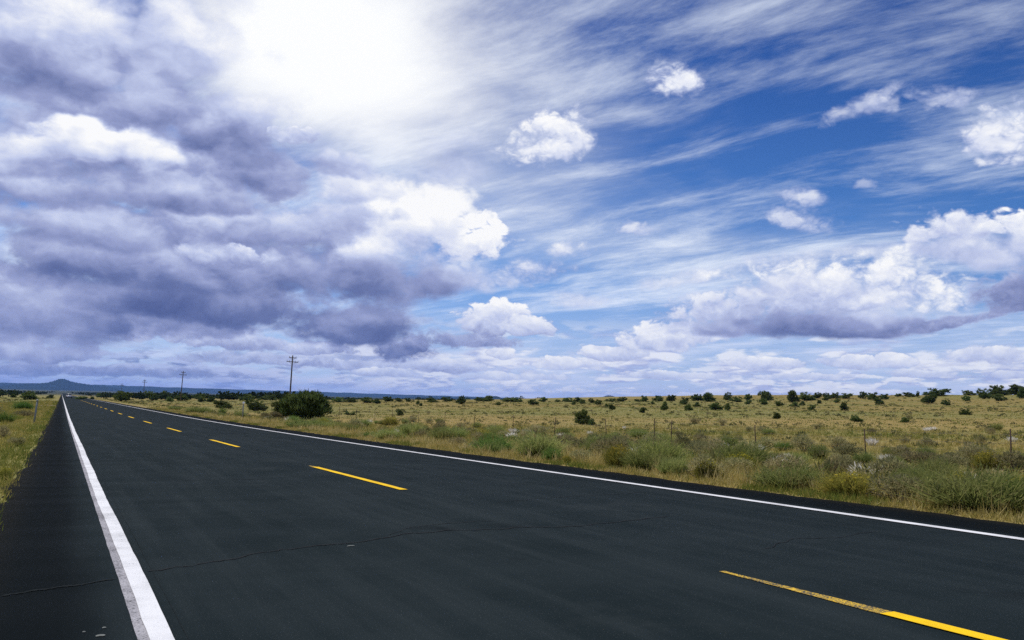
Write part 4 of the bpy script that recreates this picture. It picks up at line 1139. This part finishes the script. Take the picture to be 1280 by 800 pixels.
# field between verge and fence
n = 26000
x, y, rs = scatter(n, 9.5, 75, 1.15, 31)
ok = (x > EDGE_R + 0.9)
x, y = x[ok], y[ok]; n = len(x); d_ = np.hypot(x, y)
tone = np.clip(0.12 + 0.75 * patch(x, y, 0.22) + rs.normal(0, 0.17, n), 0, 1)
hg = (0.10 + 0.30 * rs.random(n) ** 1.5); parts.append(tufts(x, y, rs, 7, hg, 0.007 + 0.00032 * d_, tone, 0.42, 0.08))
# open slope to the ridge
n = 34000
x, y, rs = scatter(n, 60, 420, 0.95, 41)
ok = (x > EDGE_R + 1.5) | (x < EDGE_L - 1.5)
x, y = x[ok], y[ok]; n = len(x); d_ = np.hypot(x, y)
tone = np.clip(-0.03 + 0.34 * patch(x, y, 0.05) + 0.24 * patch(x + 40, y, 0.021) + rs.normal(0, 0.09, n), 0, 0.6)
hg = 0.06 + 0.09 * rs.random(n); parts.append(tufts(x, y, rs, 5, hg, 0.03 + 0.00080 * d_, tone, 1.1, 0.30))
V, Q, T = merge(*parts)
o = obj('grass', mesh_data('grass', V, Q, m_grass, False, T))
tag(o, 'straw and green grass covering the verges and the open range', 'grass', kind='stuff')

# low scrub dotted over the range
parts = []
n = 3600
x, y, rs = scatter(n, 14, 380, 1.35, 51)
ok = (x > EDGE_R + 2.2) | (x < EDGE_L - 2.5)
x, y = x[ok], y[ok]; n = len(x); d_ = np.hypot(x, y)
keep = rs.random(n) < 0.30 + 0.7 * (patch(x, y, 0.08) > 0.45)
x, y, d_ = x[keep], y[keep], d_[keep]; n = len(x)
per = 26
q = np.repeat(np.arange(n), per)
sz = (0.12 + 0.22 * rs.random(n) ** 2) * (1 + 0.4 * smooth(60, 300, d_))
dirs = unit(rs.normal(0, 1, (len(q), 3))); dirs[:, 2] = np.abs(dirs[:, 2])
base = np.stack([x[q], y[q], land_z(x[q], y[q])], -1) + dirs * (sz[q] * (0.5 + 0.5 * rs.random(len(q))))[:, None] * np.array([1.25, 1.25, 0.85])
V, Q, pr = ribbons(base, unit(dirs + np.array([0, 0, 0.6]) + rs.normal(0, 0.3, dirs.shape)), sz[q] * 0.55, sz[q] * 0.16 + 0.0006 * d_[q], np.zeros(len(q)), rs, 1)
T = np.repeat(np.clip((0.1 + 0.75 * rs.random(n))[q] + rs.normal(0, 0.1, len(q)), 0, 1), pr)
o = obj('undergrowth', mesh_data('undergrowth', V, Q, m_scrub, False, T))
tag(o, 'low grey-green scrub dotted over the open range', 'scrub', kind='stuff')

# far woodland beyond the near range
n = 5200
x, y, rs = scatter(n, 430, 4200, 1.6, 61)
ok = ((x > 24) | (x < -22)) & ((x < 110) | (np.hypot(x, y) > 700))
x, y = x[ok], y[ok]; n = len(x); d_ = np.hypot(x, y)
per = 40
q = np.repeat(np.arange(n), per)
sw = 1.3 + 1.6 * rs.random(n); sh = 1.1 + 1.2 * rs.random(n)
dirs = unit(rs.normal(0, 1, (len(q), 3)))
base = np.stack([x[q], y[q], land_z(x[q], y[q]) + sh[q] * 0.9], -1) + dirs * np.stack([sw[q], sw[q], sh[q]], -1) * (0.4 + 0.6 * rs.random((len(q), 1)))
V, Q = leafs(base, 0.75 + 0.5 * rs.random(len(q)), rs, 0.2, 1.3)
T = np.repeat(np.clip(rs.random(n)[q] * 0.7 + rs.normal(0.1, 0.15, len(q)), 0, 1), 4)
o = obj('woodland', mesh_data('woodland', V, Q, m_woods, False, T))
tag(o, 'dark woodland thinning out over the far plain', 'woodland', kind='stuff')

# ------------------------------------------------------------------ haze over the whole plain
hz = bpy.data.materials.new('haze'); hz.use_nodes = True
k = NT(hz.node_tree); hz.node_tree.nodes.clear()
out = k.n('ShaderNodeOutputMaterial')
pv = k.n('ShaderNodeVolumePrincipled')
pv.inputs['Color'].default_value = (0.20, 0.42, 1.0, 1.0)
pv.inputs['Density'].default_value = 0.000024
pv.inputs['Anisotropy'].default_value = 0.2
hz.node_tree.links.new(pv.outputs[0], out.inputs['Volume'])
g = Geo(); g.box((0, 0, 150.0), (60000, 60000, 420.0))
o = obj('haze', g.data('haze', hz))
tag(o, 'thin blue haze over the far plain and mesa', 'haze', kind='stuff')
